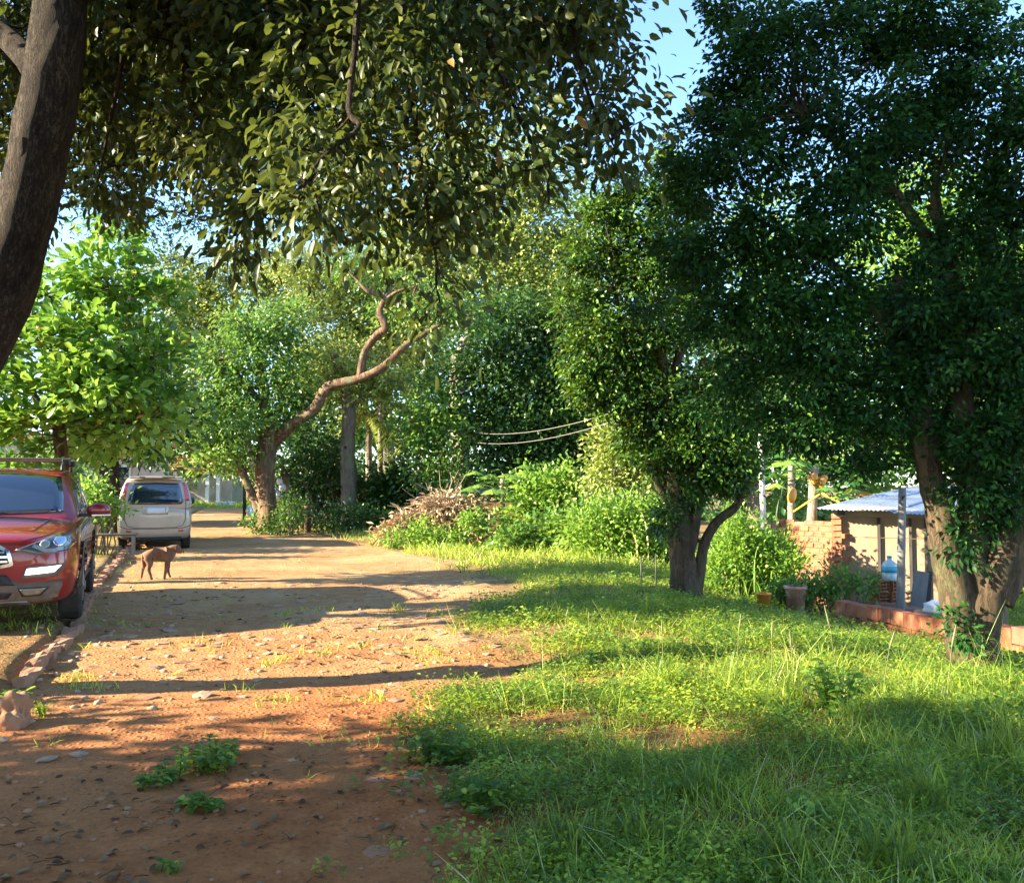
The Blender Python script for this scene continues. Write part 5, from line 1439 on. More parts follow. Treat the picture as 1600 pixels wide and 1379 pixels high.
def hollow_brick_stack():
    c = at(1383, 920, 12.6); z = gz(c.x, c.y)
    k = 12.6 / F
    zb = 1.5 - (938 - 758) * k
    blk = bx('block', (c.x, 12.6, (z + zb) / 2), (.42, .3, max(.1, zb - z)), M['mortar'], None, bevel=.01); tag(blk, 'low mortar covered block under the hollow bricks beside the grey post', 'block')
    g = 'hollow bricks piled in front of the shed'
    n = 0
    labs = ['bottom left hollow brick of the pile beside the grey post', 'bottom right hollow brick of the pile beside the grey post', 'top left hollow brick, on the pile beside the grey post', 'top right hollow brick, under the water jug']
    for r in range(2):
        for i in range(2):
            bm = bmesh.new(); W_, H_, D_ = .17, .155, .24; nh = 3; wt = .013
            # walls between the holes, open at front and back
            for a in range(nh + 1):
                box(bm, (-W_ / 2 + wt / 2 + a * (W_ - wt) / nh, 0, 0), (wt, D_, H_))
            for a in range(nh + 1):
                for q in range(nh):
                    box(bm, (-W_ / 2 + wt / 2 + (q + .5) * (W_ - wt) / nh, 0, -H_ / 2 + wt / 2 + a * (H_ - wt) / nh), ((W_ - wt) / nh - wt, D_ - .002, wt))
            o = bm_obj('hollow_brick', bm, M['brick2' if (r + i) % 2 else 'brick'], None)
            o.location = (c.x - .09 + i * .18, 12.6, zb + H_ / 2 + r * (H_ + .002)); o.rotation_euler = (0, 0, .25 + .05 * n)
            tag(o, labs[n], 'brick', g); n += 1
    # jug on top
    zj = zb + 2 * .158
    t = thing('water_jug', 'pale plastic water jug with a blue label standing on the hollow bricks', 'jug', (c.x + .05, 12.55, zj))
    k2 = 1.0
    prof = [(.0, 0), (.098, 0), (.104, .012), (.104, .09), (.098, .10), (.104, .11), (.104, .21), (.096, .235), (.06, .275), (.032, .29), (.032, .325), (.0, .325)]
    bm = bmesh.new(); seg = 24; rows = []
    for r, z_ in prof: rows.append([bm.verts.new((math.cos(6.2832 * i / seg) * max(r, .0005), math.sin(6.2832 * i / seg) * max(r, .0005), z_)) for i in range(seg)])
    for a, b in zip(rows, rows[1:]):
        for i in range(seg): bm.faces.new((a[i], a[(i + 1) % seg], b[(i + 1) % seg], b[i]))
    bm_obj('bottle', bm, M['jug'], t, True)
    bm = bmesh.new(); cyl_bm(bm, (0, 0, .158), .1055, .085, 'z', 24); bm_obj('label_band', bm, M['cyan'], t, True)
    bm = bmesh.new(); cyl_bm(bm, (0, 0, .335), .036, .025, 'z', 16); bm_obj('cap', bm, M['cyan'], t, True)
hollow_brick_stack()

def bucket():
    c = at(1420, 935, 12.3); zb = 1.5 - (947 - 758) * 12.3 / F
    z = gz(c.x, c.y)
    t = thing('blue_bucket', 'blue plastic tub with dark soil and a small plant right of the grey post', 'tub', (c.x, 12.3, min(zb, z + .0)))
    z_off = zb - min(zb, z)
    bm = bmesh.new(); seg = 28; rows = []
    for r, z_ in ((.0005, 0), (.12, 0), (.15, .20), (.163, .205), (.163, .22), (.142, .22), (.135, .16), (.0005, .16)):
        rows.append([bm.verts.new((math.cos(6.2832 * i / seg) * r, math.sin(6.2832 * i / seg) * r, z_)) for i in range(seg)])
    for a, b in zip(rows, rows[1:]):
        for i in range(seg): bm.faces.new((a[i], a[(i + 1) % seg], b[(i + 1) % seg], b[i]))
    bm_obj('tub', bm, M['blue'], t, True)
    rng = np.random.default_rng(4); n = 60
    P = np.c_[rng.normal(size=(n, 2)) * .06, .16 + rng.random(n) * .14] + np.array(t.location)
    leaf_obj('seedling', P, rng.normal(size=(n, 3)) + [0, 0, .5], rng.normal(size=(n, 3)) + [0, 0, 1], .06 * rng.uniform(.6, 1.3, n), .03, M['green'], t, 'big', rng=rng)
    if z_off > .02:
        bx('stand', (c.x, 12.3, z + z_off / 2), (.34, .3, z_off), M['mortar'], None, bevel=.01)
    o = bpy.data.objects.get('stand')
    if o: tag(o, 'low block of rubble under the blue tub', 'block')
    # leaning board
    b = bm_obj('leaning_board', (lambda m_: (box(m_, (0, 0, .3), (.20, .025, .62)), m_)[1])(bmesh.new()), M['greypost'], None, bevel=.003)
    q = at(1432, 946, 12.75); b.location = (q.x, 12.75, gz(q.x, 12.75) + .10); b.rotation_euler = (-.16, .16, -.3)
    b.location.z = 1.5 - (955 - 758) * 12.75 / F
    tag(b, 'grey board leaning against the shed between the dark uprights', 'board')
    b2 = bx('dark_board', (0, 0, .3), (.07, .03, .60), M['darkwood'], None, bevel=.003); b2.location = (q.x + .17, 12.78, b.location.z); b2.rotation_euler = (-.14, .10, -.3)
    tag(b2, 'narrow black board beside the grey leaning board', 'board')
    # pale sack
    bm = bmesh.new(); bmesh.ops.create_icosphere(bm, subdivisions=3, radius=.5)
    for v in bm.verts:
        c2 = v.co.copy(); kk = 1 + .14 * math.sin(c2.x * 13) * math.cos(c2.y * 9) + .10 * math.sin(c2.z * 17 + c2.x * 6)
        v.co = Vector((c2.x * .32 * kk, c2.y * .22 * kk, max(c2.z, -.3) * .22 * kk))
    q = at(1462, 950, 11.6); s = bm_obj('plastic_bundle', bm, M['white'], None, True); s.location = (q.x, 11.6, q.z)
    tag(s, 'crumpled white plastic bundle behind the low wall near the blue tub', 'bundle')
    bx('bundle_base', (q.x, 11.65, (gz(q.x, 11.6) + q.z) / 2 - .03), (.45, .32, max(.1, q.z - gz(q.x, 11.6) - .02)), M['mortar'], None, bevel=.02)['label'] = 'rubble block under the white plastic bundle'
    bpy.data.objects['bundle_base']['category'] = 'block'; bpy.data.objects['bundle_base'].name = 'rubble_block'
    # paper scrap in front of the wall
    q = G(1388, 982)
    bm = bmesh.new(); g = [[bm.verts.new((i * .07 - .12, j * .06 - .05, .035 + .05 * math.sin(i * 1.9 + j) + .05 * j)) for i in range(5)] for j in range(4)]
    for j in range(3):
        for i in range(4): bm.faces.new((g[j][i], g[j][i + 1], g[j + 1][i + 1], g[j + 1][i]))
    bmesh.ops.solidify(bm, geom=list(bm.faces), thickness=.004)
    s = bm_obj('plastic_sheet', bm, M['white'], None); s.location = (q.x, q.y - .1, gz(q.x, q.y - .1) + .02); s.rotation_euler = (.3, .2, .3)
    tag(s, 'white scrap of plastic sheet lying in the grass before the low wall', 'scrap')
    # potted things left of the brick wall
    def pot(name, px, py, Y, r, h, mat, label, cat):
        q = at(px, py, Y); bm = bmesh.new(); seg = 24; rows = []
        for a, z_ in ((.0005, 0), (r * .72, 0), (r * .95, h * .9), (r * 1.06, h * .9), (r * 1.06, h), (r * .9, h), (r * .85, h * .75), (.0005, h * .75)):
            rows.append([bm.verts.new((math.cos(6.2832 * i / seg) * a, math.sin(6.2832 * i / seg) * a, z_)) for i in range(seg)])
        for a, b_ in zip(rows, rows[1:]):
            for i in range(seg): bm.faces.new((a[i], a[(i + 1) % seg], b_[(i + 1) % seg], b_[i]))
        o = bm_obj(name, bm, mat, None, True); o.location = (q.x, Y, gz(q.x, Y)); tag(o, label, cat)
        return o
    pot('flower_pot', 1243, 918, 12.2, .15, .42, M['terracotta'], 'tall pinkish clay pot among the weeds below the brick wall', 'pot')
    pot('clay_pot', 1193, 918, 11.9, .10, .24, M['orangefruit'], 'small orange pot at the foot of the lime green bush', 'pot')
bucket()

def poles():
    b = at(1196, 830, 15.0); b.z = gz(b.x, b.y); top = at(1187.5, 676, 15.0)
    t = Tubes(); t.add([b - Vector((0, 0, .1)), b.lerp(top, .5), top], [.055, .05, .045], 10, sub=3)
    tag(t.build('white_pole', M['whitepost'], None), 'slim white pole standing behind the yellow green bush at right', 'pole')
    a = at(1284, 770, 15.6); c = at(1326, 792, 15.3)
    t = Tubes(); t.add([a, c], [.022, .022], 8, sub=1); t.add([a, a + Vector((-.35, .5, -.35))], [.02, .02], 8, sub=1)
    o = t.build('yellow_rail', M['yellow'], None); tag(o, 'thin yellow rail sloping down to the corner of the shed roof', 'rail')
    hf = at(1237, 776, 15.2)
    bm = bmesh.new(); bmesh.ops.create_uvsphere(bm, u_segments=12, v_segments=9, radius=.5)
    for v in bm.verts: v.co = Vector((v.co.x * .16, v.co.y * .16, v.co.z * (.22 if v.co.z < 0 else .34)))
    o = bm_obj('hanging_flower', bm, M['orangefruit'], None, True); o.location = hf; o.rotation_euler = (0, .25, 0); tag(o, 'single orange flower head among the arching grass above the brick wall', 'flower')
    tb = Tubes(); q = Vector((hf.x, hf.y, gz(hf.x, hf.y))); tb.add([hf + Vector((0, 0, .14)), hf + Vector((-.12, 0, .24)), hf + Vector((-.2, 0, -.2)), q + Vector((-.25, 0, 0))], [.008, .009, .012, .014], 6)
    s = link('stem', mesh_tris('stem', np.array([tuple(v) for v in tb.V]), np.array(tb.T)), M['green'], o, True); s.matrix_parent_inverse = (Matrix.Translation(o.location) @ o.rotation_euler.to_matrix().to_4x4()).inverted()
    # overhead cables: two parallel runs
    for i, (p0, p1, sag, lab) in enumerate((((716, 671, 30), (1010, 626, 16), .35, 'upper of the two pale cables hanging before the dark mango tree'), ((716, 686, 30), (1010, 640, 15.5), .35, 'lower of the two pale cables hanging before the dark mango tree'))):
        a, c = at(*p0), at(*p1); pts = []
        for k in range(17):
            s = k / 16; q = a.lerp(c, s); q.z -= sag * 4 * s * (1 - s) * (1 + .0 * i); pts.append(q)
        t = Tubes(); t.add(pts, [.008] * 17, 6, sub=2)
        tag(t.build('overhead_cable', M['wire'], None), lab, 'cable', 'overhead cables')
    # wire guard left of the middle ficus
    g0 = at(1002, 912, 12.9); t = thing('wire_guard', 'dark wire guard on thin stakes left of the middle ficus', 'fence', (g0.x, 12.9, gz(g0.x, 12.9)))
    xs = [0, .22, .48]
    for x in xs:
        tb = Tubes(); tb.add([(x, 0, -.1), (x, 0, .42 + x * .2)], [.012, .010], 6, sub=1); link('stake', mesh_tris('stake', np.array([tuple(v) for v in tb.V]), np.array(tb.T)), M['darkwire'], t, True)
    for z in (.12, .26, .40):
        tb = Tubes(); tb.add([(0, 0, z), (.22, 0, z - .015), (.48, 0, z)], [.004] * 3, 4, sub=1); link('wire', mesh_tris('wire', np.array([tuple(v) for v in tb.V]), np.array(tb.T)), M['darkwire'], t, True)
poles()

# ------------------------------------------------------------------ left verge and the far end of the road
def verge_things():
    Y = 17.2
    c = at(170, 845, Y); z = gz(c.x, c.y)
    t = thing('bench', 'plain dark backless wooden bench on the verge between the red car and the van', 'bench', (c.x, Y, z), .35)
    for i in range(3): bx('seat_plank', (0, -.13 + .13 * i, .42), (1.05, .115, .035), M['wood'], t, bevel=.004)
    for x in (-.45, .45):
        for y in (-.15, .18): bx('leg', (x, y, .20), (.055, .055, .40), M['greypost'], t)
    # rolled bundles on the hedge wall
    def roll(px, py, Y, r, L, ang, mat, name, label):
        q = at(px, py, Y); bm = bmesh.new(); seg = 20; rows = []
        for x, k in ((-.5, .0), (-.5, .75), (-.44, .98), (-.2, 1.02), (.1, .96), (.44, 1.0), (.5, .75), (.5, 0)):
            rows.append([bm.verts.new((x * L, math.cos(6.2832 * i / seg) * r * max(k, .001) * (1 + .05 * math.sin(i * 2 + x * 9)), math.sin(6.2832 * i / seg) * r * max(k, .001))) for i in range(seg)])
        for a, b in zip(rows, rows[1:]):
            for i in range(seg): bm.faces.new((a[i], a[(i + 1) % seg], b[(i + 1) % seg], b[i]))
        o = bm_obj(name, bm, mat, None, True); o.location = q; o.rotation_euler = (.1, ang, .5); tag(o, label, 'bundle')
    roll(139, 783, 18.6, .12, .30, 1.2, M['paleblue'], 'cloth_bundle', 'pale blue cloth bundle on the low wall right of the car mirror')
    roll(157, 783, 18.6, .13, .30, -.9, M['pink'], 'cloth_bundle', 'salmon pink cloth bundle beside the pale blue one')
    roll(148, 797, 18.55, .12, .42, .1, M['white'], 'cloth_bundle', 'whitish rolled bundle lying under the pink and blue ones')
    q = at(120, 850, 18.9)
    w = bx('garden_wall', (q.x - .6, 18.9, .0), (3.6, .25, 1.6), M['plaster'], None, bevel=.01); w.location = (-1.0, 0, gz(q.x, 18.9) - .25)
    tag(w, 'old plastered garden wall behind the bench and the red car', 'wall')
    # plaster house left behind the van
    b = at(205, 800, 32)
    t = thing('plaster_house', 'old grey plastered house just left of the van, behind the dark trunk', 'house', (b.x - 2.6, 33, gz(b.x, 33)), .35)
    bx('wall', (0, 0, 1.5), (6.5, 5, 3.0), M['plaster'], t)
    bx('roof', (0, 0, 3.12), (7.1, 5.6, .22), M['tile'], t, taper=.9)
    for x in (-1.8, 1.6):
        w = bx('window', (x, -2.52, 1.6), (1.0, .08, 1.1), M['white'], t); bx('pane', (0, 0, 0), (.86, .1, .96), M['glass'], w).location = (x, -2.53, 1.6)
    bx('door', (0, -2.52, 1.05), (.9, .06, 2.1), M['darkwood'], t)
    # far tiled house with white columns
    b = at(312, 780, 66)
    t = thing('tiled_house', 'small far house with red tiled roof and white columns beyond the end of the road', 'house', (b.x - 1.6, 68, gz(b.x, 68)), .1)
    bx('wall', (0, 1.2, 1.3), (7.0, 4, 2.6), M['plaster'], t)
    rf = thing('roof', None, None, (0, 0, 0)); rf.parent = t
    for s in (-1, 1):
        for k in range(7):
            rot = Matrix.Rotation(s * .42, 3, 'X')
            bx('tile_row', (0, .2 + s * (.25 + k * .42), 3.75 - k * .19), (8.2, .46, .06), M['tile'], rf, rot=rot)
    for x in (1.9, 2.7, -.5, -2.6): bx('column', (x, -1.9, 1.25), (.26, .26, 2.5), M['white'], t)
    bx('porch_beam', (0, -1.9, 2.6), (7.2, .3, .2), M['white'], t)
    # pale scraps at the far verge, right of the house
    for i, (px, py, lab) in enumerate(((342, 776, 'leftmost white planter by the far lawn'), (352, 783, 'pale blue planter by the far lawn'), (362, 780, 'rightmost white planter by the far lawn'))):
        q = at(px, py, 60); bm = bmesh.new(); bmesh.ops.create_cone(bm, cap_ends=True, segments=14, radius1=.14, radius2=.22, depth=.4)
        o = bm_obj('planter', bm, M['paleblue' if i == 1 else 'white'], None); o.location = (q.x, 60, gz(q.x, 60) + .2); tag(o, lab, 'planter')
    # street-side steel post near the far right of the road
    b = at(382, 815, 35); b.z = gz(b.x, b.y); tb = Tubes(); tb.add([b - Vector((0, 0, .1)), at(382, 745, 35)], [.07, .07], 8, sub=1)
    tag(tb.build('green_post', M['bark_fig'], None), 'thin dark post left of the half hidden blue car', 'post')
    # stump and hanging things beside the gnarled tree
    b = at(479, 826, 27.5); b.z = gz(b.x, b.y); tb = Tubes(); tb.add([b - Vector((0, 0, .1)), b + Vector((.02, 0, .4)), b + Vector((.0, 0, .85))], [.16, .12, .13], 10, rough=.1, sub=3)
    tag(tb.build('tree_stump', M['bark_red'], None), 'short reddish stump right of the gnarled tree', 'stump')
    q = at(446, 765, 29); tb = Tubes(); tb.add([at(441, 728, 29), at(446, 745, 29), at(450, 760, 29), at(454, 768, 29)], [.05, .16, .10, .03], 8, sub=3, rough=.15)
    o = tb.build('dry_palm_sheath', M['bark_red'], None); tag(o, 'red brown dry sheath hanging right of the gnarled trunk', 'dry leaf sheath')
    for i, (px, py, r, lab) in enumerate(((437, 752, .11, 'upper white ball shaped bag hung right of the gnarled trunk'), (441, 762, .13, 'lower white bag hung right of the gnarled trunk'), (433, 775, .12, 'elongated white bag lowest beside the gnarled trunk'))):
        q = at(px, py, 28.6); bm = bmesh.new(); bmesh.ops.create_icosphere(bm, subdivisions=2, radius=r)
        for v in bm.verts:
            v.co.z *= 1.5 if i == 2 else 1.0
            v.co *= 1 + .12 * math.sin(v.co.x * 40 + i) * math.cos(v.co.z * 30)
        o = bm_obj('white_bag', bm, M['white'], None, True); o.location = q; tag(o, lab, 'bag')
    # red earth wall and roofs behind the dry branches
    a = at(700, 800, 24); b = at(790, 800, 24)
    t = thing('earth_brick_wall', 'shaded red brick wall behind the heap of dry branches', 'wall', (a.x, 24, gz(a.x, 24)))
    L = b.x - a.x + .8; ht = at(700, 778, 24).z - gz(a.x, 24); n = int(ht / .2)
    mb = [brick_mesh('brick', (.38, .2, .185), 80 + i, M[('brick', 'brick3')[i]]) for i in range(2)]
    for r in range(n):
        x = -.19 * (r % 2)
        while x < L:
            o = bpy.data.objects.new('brick', mb[random.random() < .4]); COL.objects.link(o); o.parent = t; o.location = (x + .2, random.uniform(-.01, .01), .1 + r * .2); x += .395
    def sheet(name, corners, label, nn=3):
        t = thing(name, label, 'roof', corners[0])
        c = [Vector(x) - Vector(corners[0]) for x in corners]
        for s in range(nn):
            bm = bmesh.new(); nx = 24; rows = []
            for j in range(3):
                row = []
                for i in range(nx + 1):
                    u = (s + i / nx) / nn; v = j / 2
                    p = (c[0] * (1 - u) + c[1] * u) * (1 - v) + (c[3] * (1 - u) + c[2] * u) * v
                    row.append(bm.verts.new(p + Vector((0, 0, .014 * math.sin(i * 1.57) + .008 * (s % 2)))))
                rows.append(row)
            for j in range(2):
                for i in range(nx): bm.faces.new((rows[j][i], rows[j][i + 1], rows[j + 1][i + 1], rows[j + 1][i]))
            bmesh.ops.solidify(bm, geom=list(bm.faces), thickness=.006)
            bm_obj('roof_sheet', bm, M['zinc'], t, True)
        for x in (.1, .9):
            p = c[0].lerp(c[1], x) + Vector((0, .15, 0)); zg = gz(corners[0][0] + p.x, corners[0][1]) - corners[0][2]
            bx('post', (p.x, p.y, (p.z + zg) / 2 - .02), (.08, .08, p.z - zg - .02), M['darkwood'], t)
        return t
    sheet('tin_roof', [at(716, 770, 25), at(790, 770, 25), at(800, 763, 27), at(726, 763, 27)], 'low tin roof above the shaded red brick wall', 2)
    sheet('tin_roof', [at(882, 798, 22.5), at(945, 800, 22.5), at(935, 762, 26), at(888, 762, 26)], 'bluish tin roof between the climber mound and the pale creeper', 2)
    # heap of dry branches
    rng = np.random.default_rng(14)
    c = at(665, 830, 21.5); c.z = gz(c.x, c.y)
    t = thing('brush_heap', 'heap of cut branches with dry brown leaves at the road bend', 'heap', c)
    bl = pxblobs([(690, 798, 32, 20), (722, 803, 28, 22), (655, 822, 40, 18), (625, 835, 35, 14), (735, 800, 18, 16), (770, 832, 16, 10), (700, 830, 50, 16)], 21.5)
    P, D, Nn, v, cc = crown_pts(bl, 8500, .3, 30, rng, .4, .8, .4, .6)
    keep = P[:, 2] > H(P[:, 0], P[:, 1]); 
    leaf_obj('dry_foliage', P[keep], D[keep], Nn[keep], .17 * rng.uniform(.6, 1.3, keep.sum()), .06, M['dry'], t, 'small', v[keep], rng=rng)
    tb = Tubes()
    for i in range(80):
        q = Vector(cc[i % len(cc)]) + Vector(rng.normal(size=3)) * .15; d = Vector((rng.normal(), rng.normal() * .5, rng.normal() * .35 + .1)).normalized() * rng.uniform(.4, 1.3)
        q.z = max(q.z, gz(q.x, q.y) + .05); e = q + d; e.z = max(e.z, gz(e.x, e.y) + .03)
        tb.add(limb_path(q, e, rng, 3, .08), [.016, .012, .008, .004], 4, sub=1, cap=False)
    tb.build('cut_branch', M['bark_pale'], t)['kind'] = 'stuff'
    bush('lime green weeds growing over the foot of the brush heap', 660, 835, 20.4, 60, 14, M['lime'], 1900, .11, 181, parts=[(640, 842, 40, 12), (700, 838, 40, 14), (735, 820, 20, 16), (660, 826, 14, 10)], clump=.25)
verge_things()

# ------------------------------------------------------------------ grass, weeds, litter
def scatter(n, y0, y1, fn, rng, power=1.0, xlim=None, margin=1.15):
    """points on the ground in a wedge in front of the camera, thinning out with distance"""
    u = rng.random(n)
    y = y0 * (y1 / y0) ** u if power == 1 else (y0 ** (1 - power) + u * (y1 ** (1 - power) - y0 ** (1 - power))) ** (1 / (1 - power))
    x = (rng.random(n) * 2 - 1) * y * .6 * margin
    if xlim: x = xlim[0] + rng.random(n) * (xlim[1] - xlim[0])
    d = fn(x, y); k = rng.random(n) < d
    return x[k], y[k]

def bare(x, y):
    """red bare patches inside the grass"""
    p = np.zeros_like(x)
    for cx, cy, rx, ry in ((.95, 5.05, .45, .28), (1.35, 5.35, .35, .2), (.25, 5.5, .5, .3), (1.9, 5.3, .3, .15), (.5, 6.4, .5, .3), (1.2, 8.2, .5, .3), (2.2, 7.6, .4, .2), (.1, 8.6, .7, .5), (2.6, 9.6, .7, .3)):
        p = np.maximum(p, np.exp(-(((x - cx) / rx) ** 2 + ((y - cy) / ry) ** 2) ** 1.5))
    return p

def gdens(x, y):
    g = x - edge_x(y)
    n = vn(x, y, .55, 2) * .5 + vn(x, y, .2, 6) * .3 + vn(x, y, 1.6, 8) * .2
    d = sm((g + (n - .5) * 1.7) / .55)
    d = d * np.clip(.35 + 1.5 * (n - .2), .15, 1)
    d = d * (1 - .93 * bare(x, y))
    # thin strip of the verge near the road end and the road shoulder
    return np.clip(d, 0, 1)

def verge_d(x, y):
    g = kerb_x(y) - x - .15
    n = vn(x, y, .4, 22)
    return np.clip(sm(g / .4) * (n > .45) * (y > 8.3), 0, 1) * .9

def tufts_d(x, y):
    n = vn(x, y, .33, 31); m = vn(x, y, 1.9, 35)
    return ((n > .80) & (m > .42) & (x < edge_x(y) + .3)).astype(float) * np.where(y > 6, .6, .12)

def blades(name, n, y0, y1, fn, h, w, mat, label, seed, power=1.0, lean=.35, extra_h=None, cat=None, xlim=None):
    rng = np.random.default_rng(seed)
    x, y = scatter(n, y0, y1, fn, rng, power, xlim)
    P = np.c_[x, y, H(x, y) - .005]
    clump = vn(x, y, .28, 41)
    hh = h * rng.uniform(.35, 1.25, len(x)) * (.45 + 1.0 * clump)
    if extra_h is not None: hh = hh * extra_h(x, y)
    D = np.c_[rng.normal(size=(len(x), 2)) * lean * 1.5, np.ones(len(x))]
    Nn = np.c_[rng.normal(size=(len(x), 2)), np.zeros(len(x))]
    b = rng.uniform(.0, .75, len(x)) ** 1.5
    bend_dir = rng.random(len(x)) * 6.28
    tv, tt = TPL['blade']
    Dn, S, Z = frames(D, Nn)
    s = tv[None, :, 0:1]
    V = P[:, None, :] + Dn[:, None, :] * s * hh[:, None, None] + S[:, None, :] * tv[None, :, 1:2] * w * (.6 + .8 * rng.random(len(x)))[:, None, None]
    off = np.stack([np.cos(bend_dir), np.sin(bend_dir), -np.ones_like(bend_dir) * .55], -1)
    V = V + off[:, None, :] * (s ** 2) * (b * hh)[:, None, None]
    T = (tt[None] + (np.arange(len(x)) * len(tv))[:, None, None]).reshape(-1, 3)
    var = np.clip(rng.random(len(x)) * .75 + vn(x, y, .5, 51) * .28, 0, 1)
    o = link(name, mesh_tris(name, V.reshape(-1, 3), T, np.repeat(var, len(tt))), mat)
    tag(o, label, cat or 'grass', kind='stuff')
    return o

def tallness(x, y):
    k = 1 + .7 * np.exp(-(((x - 1.9) / 1.0) ** 2 + ((y - 6.4) / .9) ** 2)) + .6 * sm((x - 2.2) / 1.5) * (y < 7)
    k = k * np.where(y > 13, 1.4, 1)
    return k * (.55 + .45 * sm((x - edge_x(y)) / 1.0))
blades('near_grass', 85000, 2.7, 7.2, gdens, .10, .0055, M['grass'], 'green grass blades covering the right foreground', 201, extra_h=tallness)
blades('wispy_grass', 15000, 2.8, 9.5, lambda x, y: gdens(x, y) * (vn(x, y, .6, 131) > .35), .27, .0045, M['grass'], 'sparse tall thin blades standing above the low weeds', 207, extra_h=tallness, lean=.45)
blades('dry_blades', 5000, 2.8, 9.5, lambda x, y: gdens(x, y) * .8, .24, .004, M['straw'], 'scattered dry pale blades among the green', 208, lean=.6)
blades('meadow_grass', 115000, 7.2, 15, gdens, .12, .008, M['grass'], 'grass of the clearing around the middle ficus', 202, extra_h=tallness)
blades('far_grass', 60000, 15, 32, gdens, .24, .02, M['grass'], 'grass at the far side of the clearing', 203, power=1.6)
blades('lawn_grass', 60000, 57, 84, lambda x, y: ((x < -7) & (x > -40)) * 1.0, .35, .05, M['grass'], 'green lawn strip beyond the far end of the road', 206, lean=.2)
blades('verge_grass', 60000, 8.3, 30, verge_d, .10, .010, M['grass'], 'short grass on the verge under and beside the cars', 204, xlim=None)
blades('road_tufts', 90000, 4.5, 26, tufts_d, .08, .008, M['grass'], 'scattered grass tufts growing in the dirt road', 205)

def weeds(name, n, y0, y1, fn, size, hmax, mat, label, seed, per=9, kind='big', spread=.10, power=1.0):
    rng = np.random.default_rng(seed)
    x, y = scatter(n, y0, y1, fn, rng, power)
    m = len(x); z = H(x, y); hp = hmax * rng.uniform(.25, 1, m) * (.5 + vn(x, y, .4, 61))
    az = rng.random((m, per)) * 6.28; t = rng.random((m, per)) ** .8
    r = spread * (1.1 - .5 * t) * rng.uniform(.3, 1, (m, per))
    P = np.stack([x[:, None] + np.cos(az) * r * .5, y[:, None] + np.sin(az) * r * .5, z[:, None] + .01 + hp[:, None] * t], -1)
    D = np.stack([np.cos(az), np.sin(az), rng.uniform(-.3, .7, (m, per))], -1)
    Nn = np.stack([rng.normal(size=(m, per)) * .3, rng.normal(size=(m, per)) * .3, np.ones((m, per))], -1)
    v = np.repeat(np.clip(.5 * rng.random(m) + .4 * vn(x, y, .6, 71), 0, 1)[:, None], per, 1) + rng.random((m, per)) * .12
    L = size * rng.uniform(.5, 1.3, m * per)
    o = leaf_obj(name, P.reshape(-1, 3), D.reshape(-1, 3), Nn.reshape(-1, 3), L, L * .62, mat, None, kind, v.ravel(), rng=rng)
    tag(o, label, 'weeds', kind='stuff')
def wd(x, y): return gdens(x, y) * (vn(x, y, .45, 81) > .30)
weeds('ground_cover', 24000, 2.8, 7.5, wd, .023, .11, M['weed'], 'small leafy weeds low between the grass of the foreground', 211, 10)
weeds('sunlit_weeds', 24000, 5.0, 10, lambda x, y: gdens(x, y) * (vn(x, y, .5, 85) > .3), .032, .13, M['weed'], 'dense leafy ground cover in the sunlit strip of grass', 214, 8, 'small')
weeds('leafy_weeds', 14000, 7.5, 17, wd, .05, .15, M['weed'], 'leafy weeds low between the grass of the clearing', 212, 9, 'small')
weeds('edge_weeds', 2600, 2.9, 9, lambda x, y: np.exp(-((x - edge_x(y) - .15) / .35) ** 2) * (vn(x, y, .3, 91) > .5), .035, .09, M['weed'], 'small weeds creeping from the grass edge onto the dirt', 213, 9)

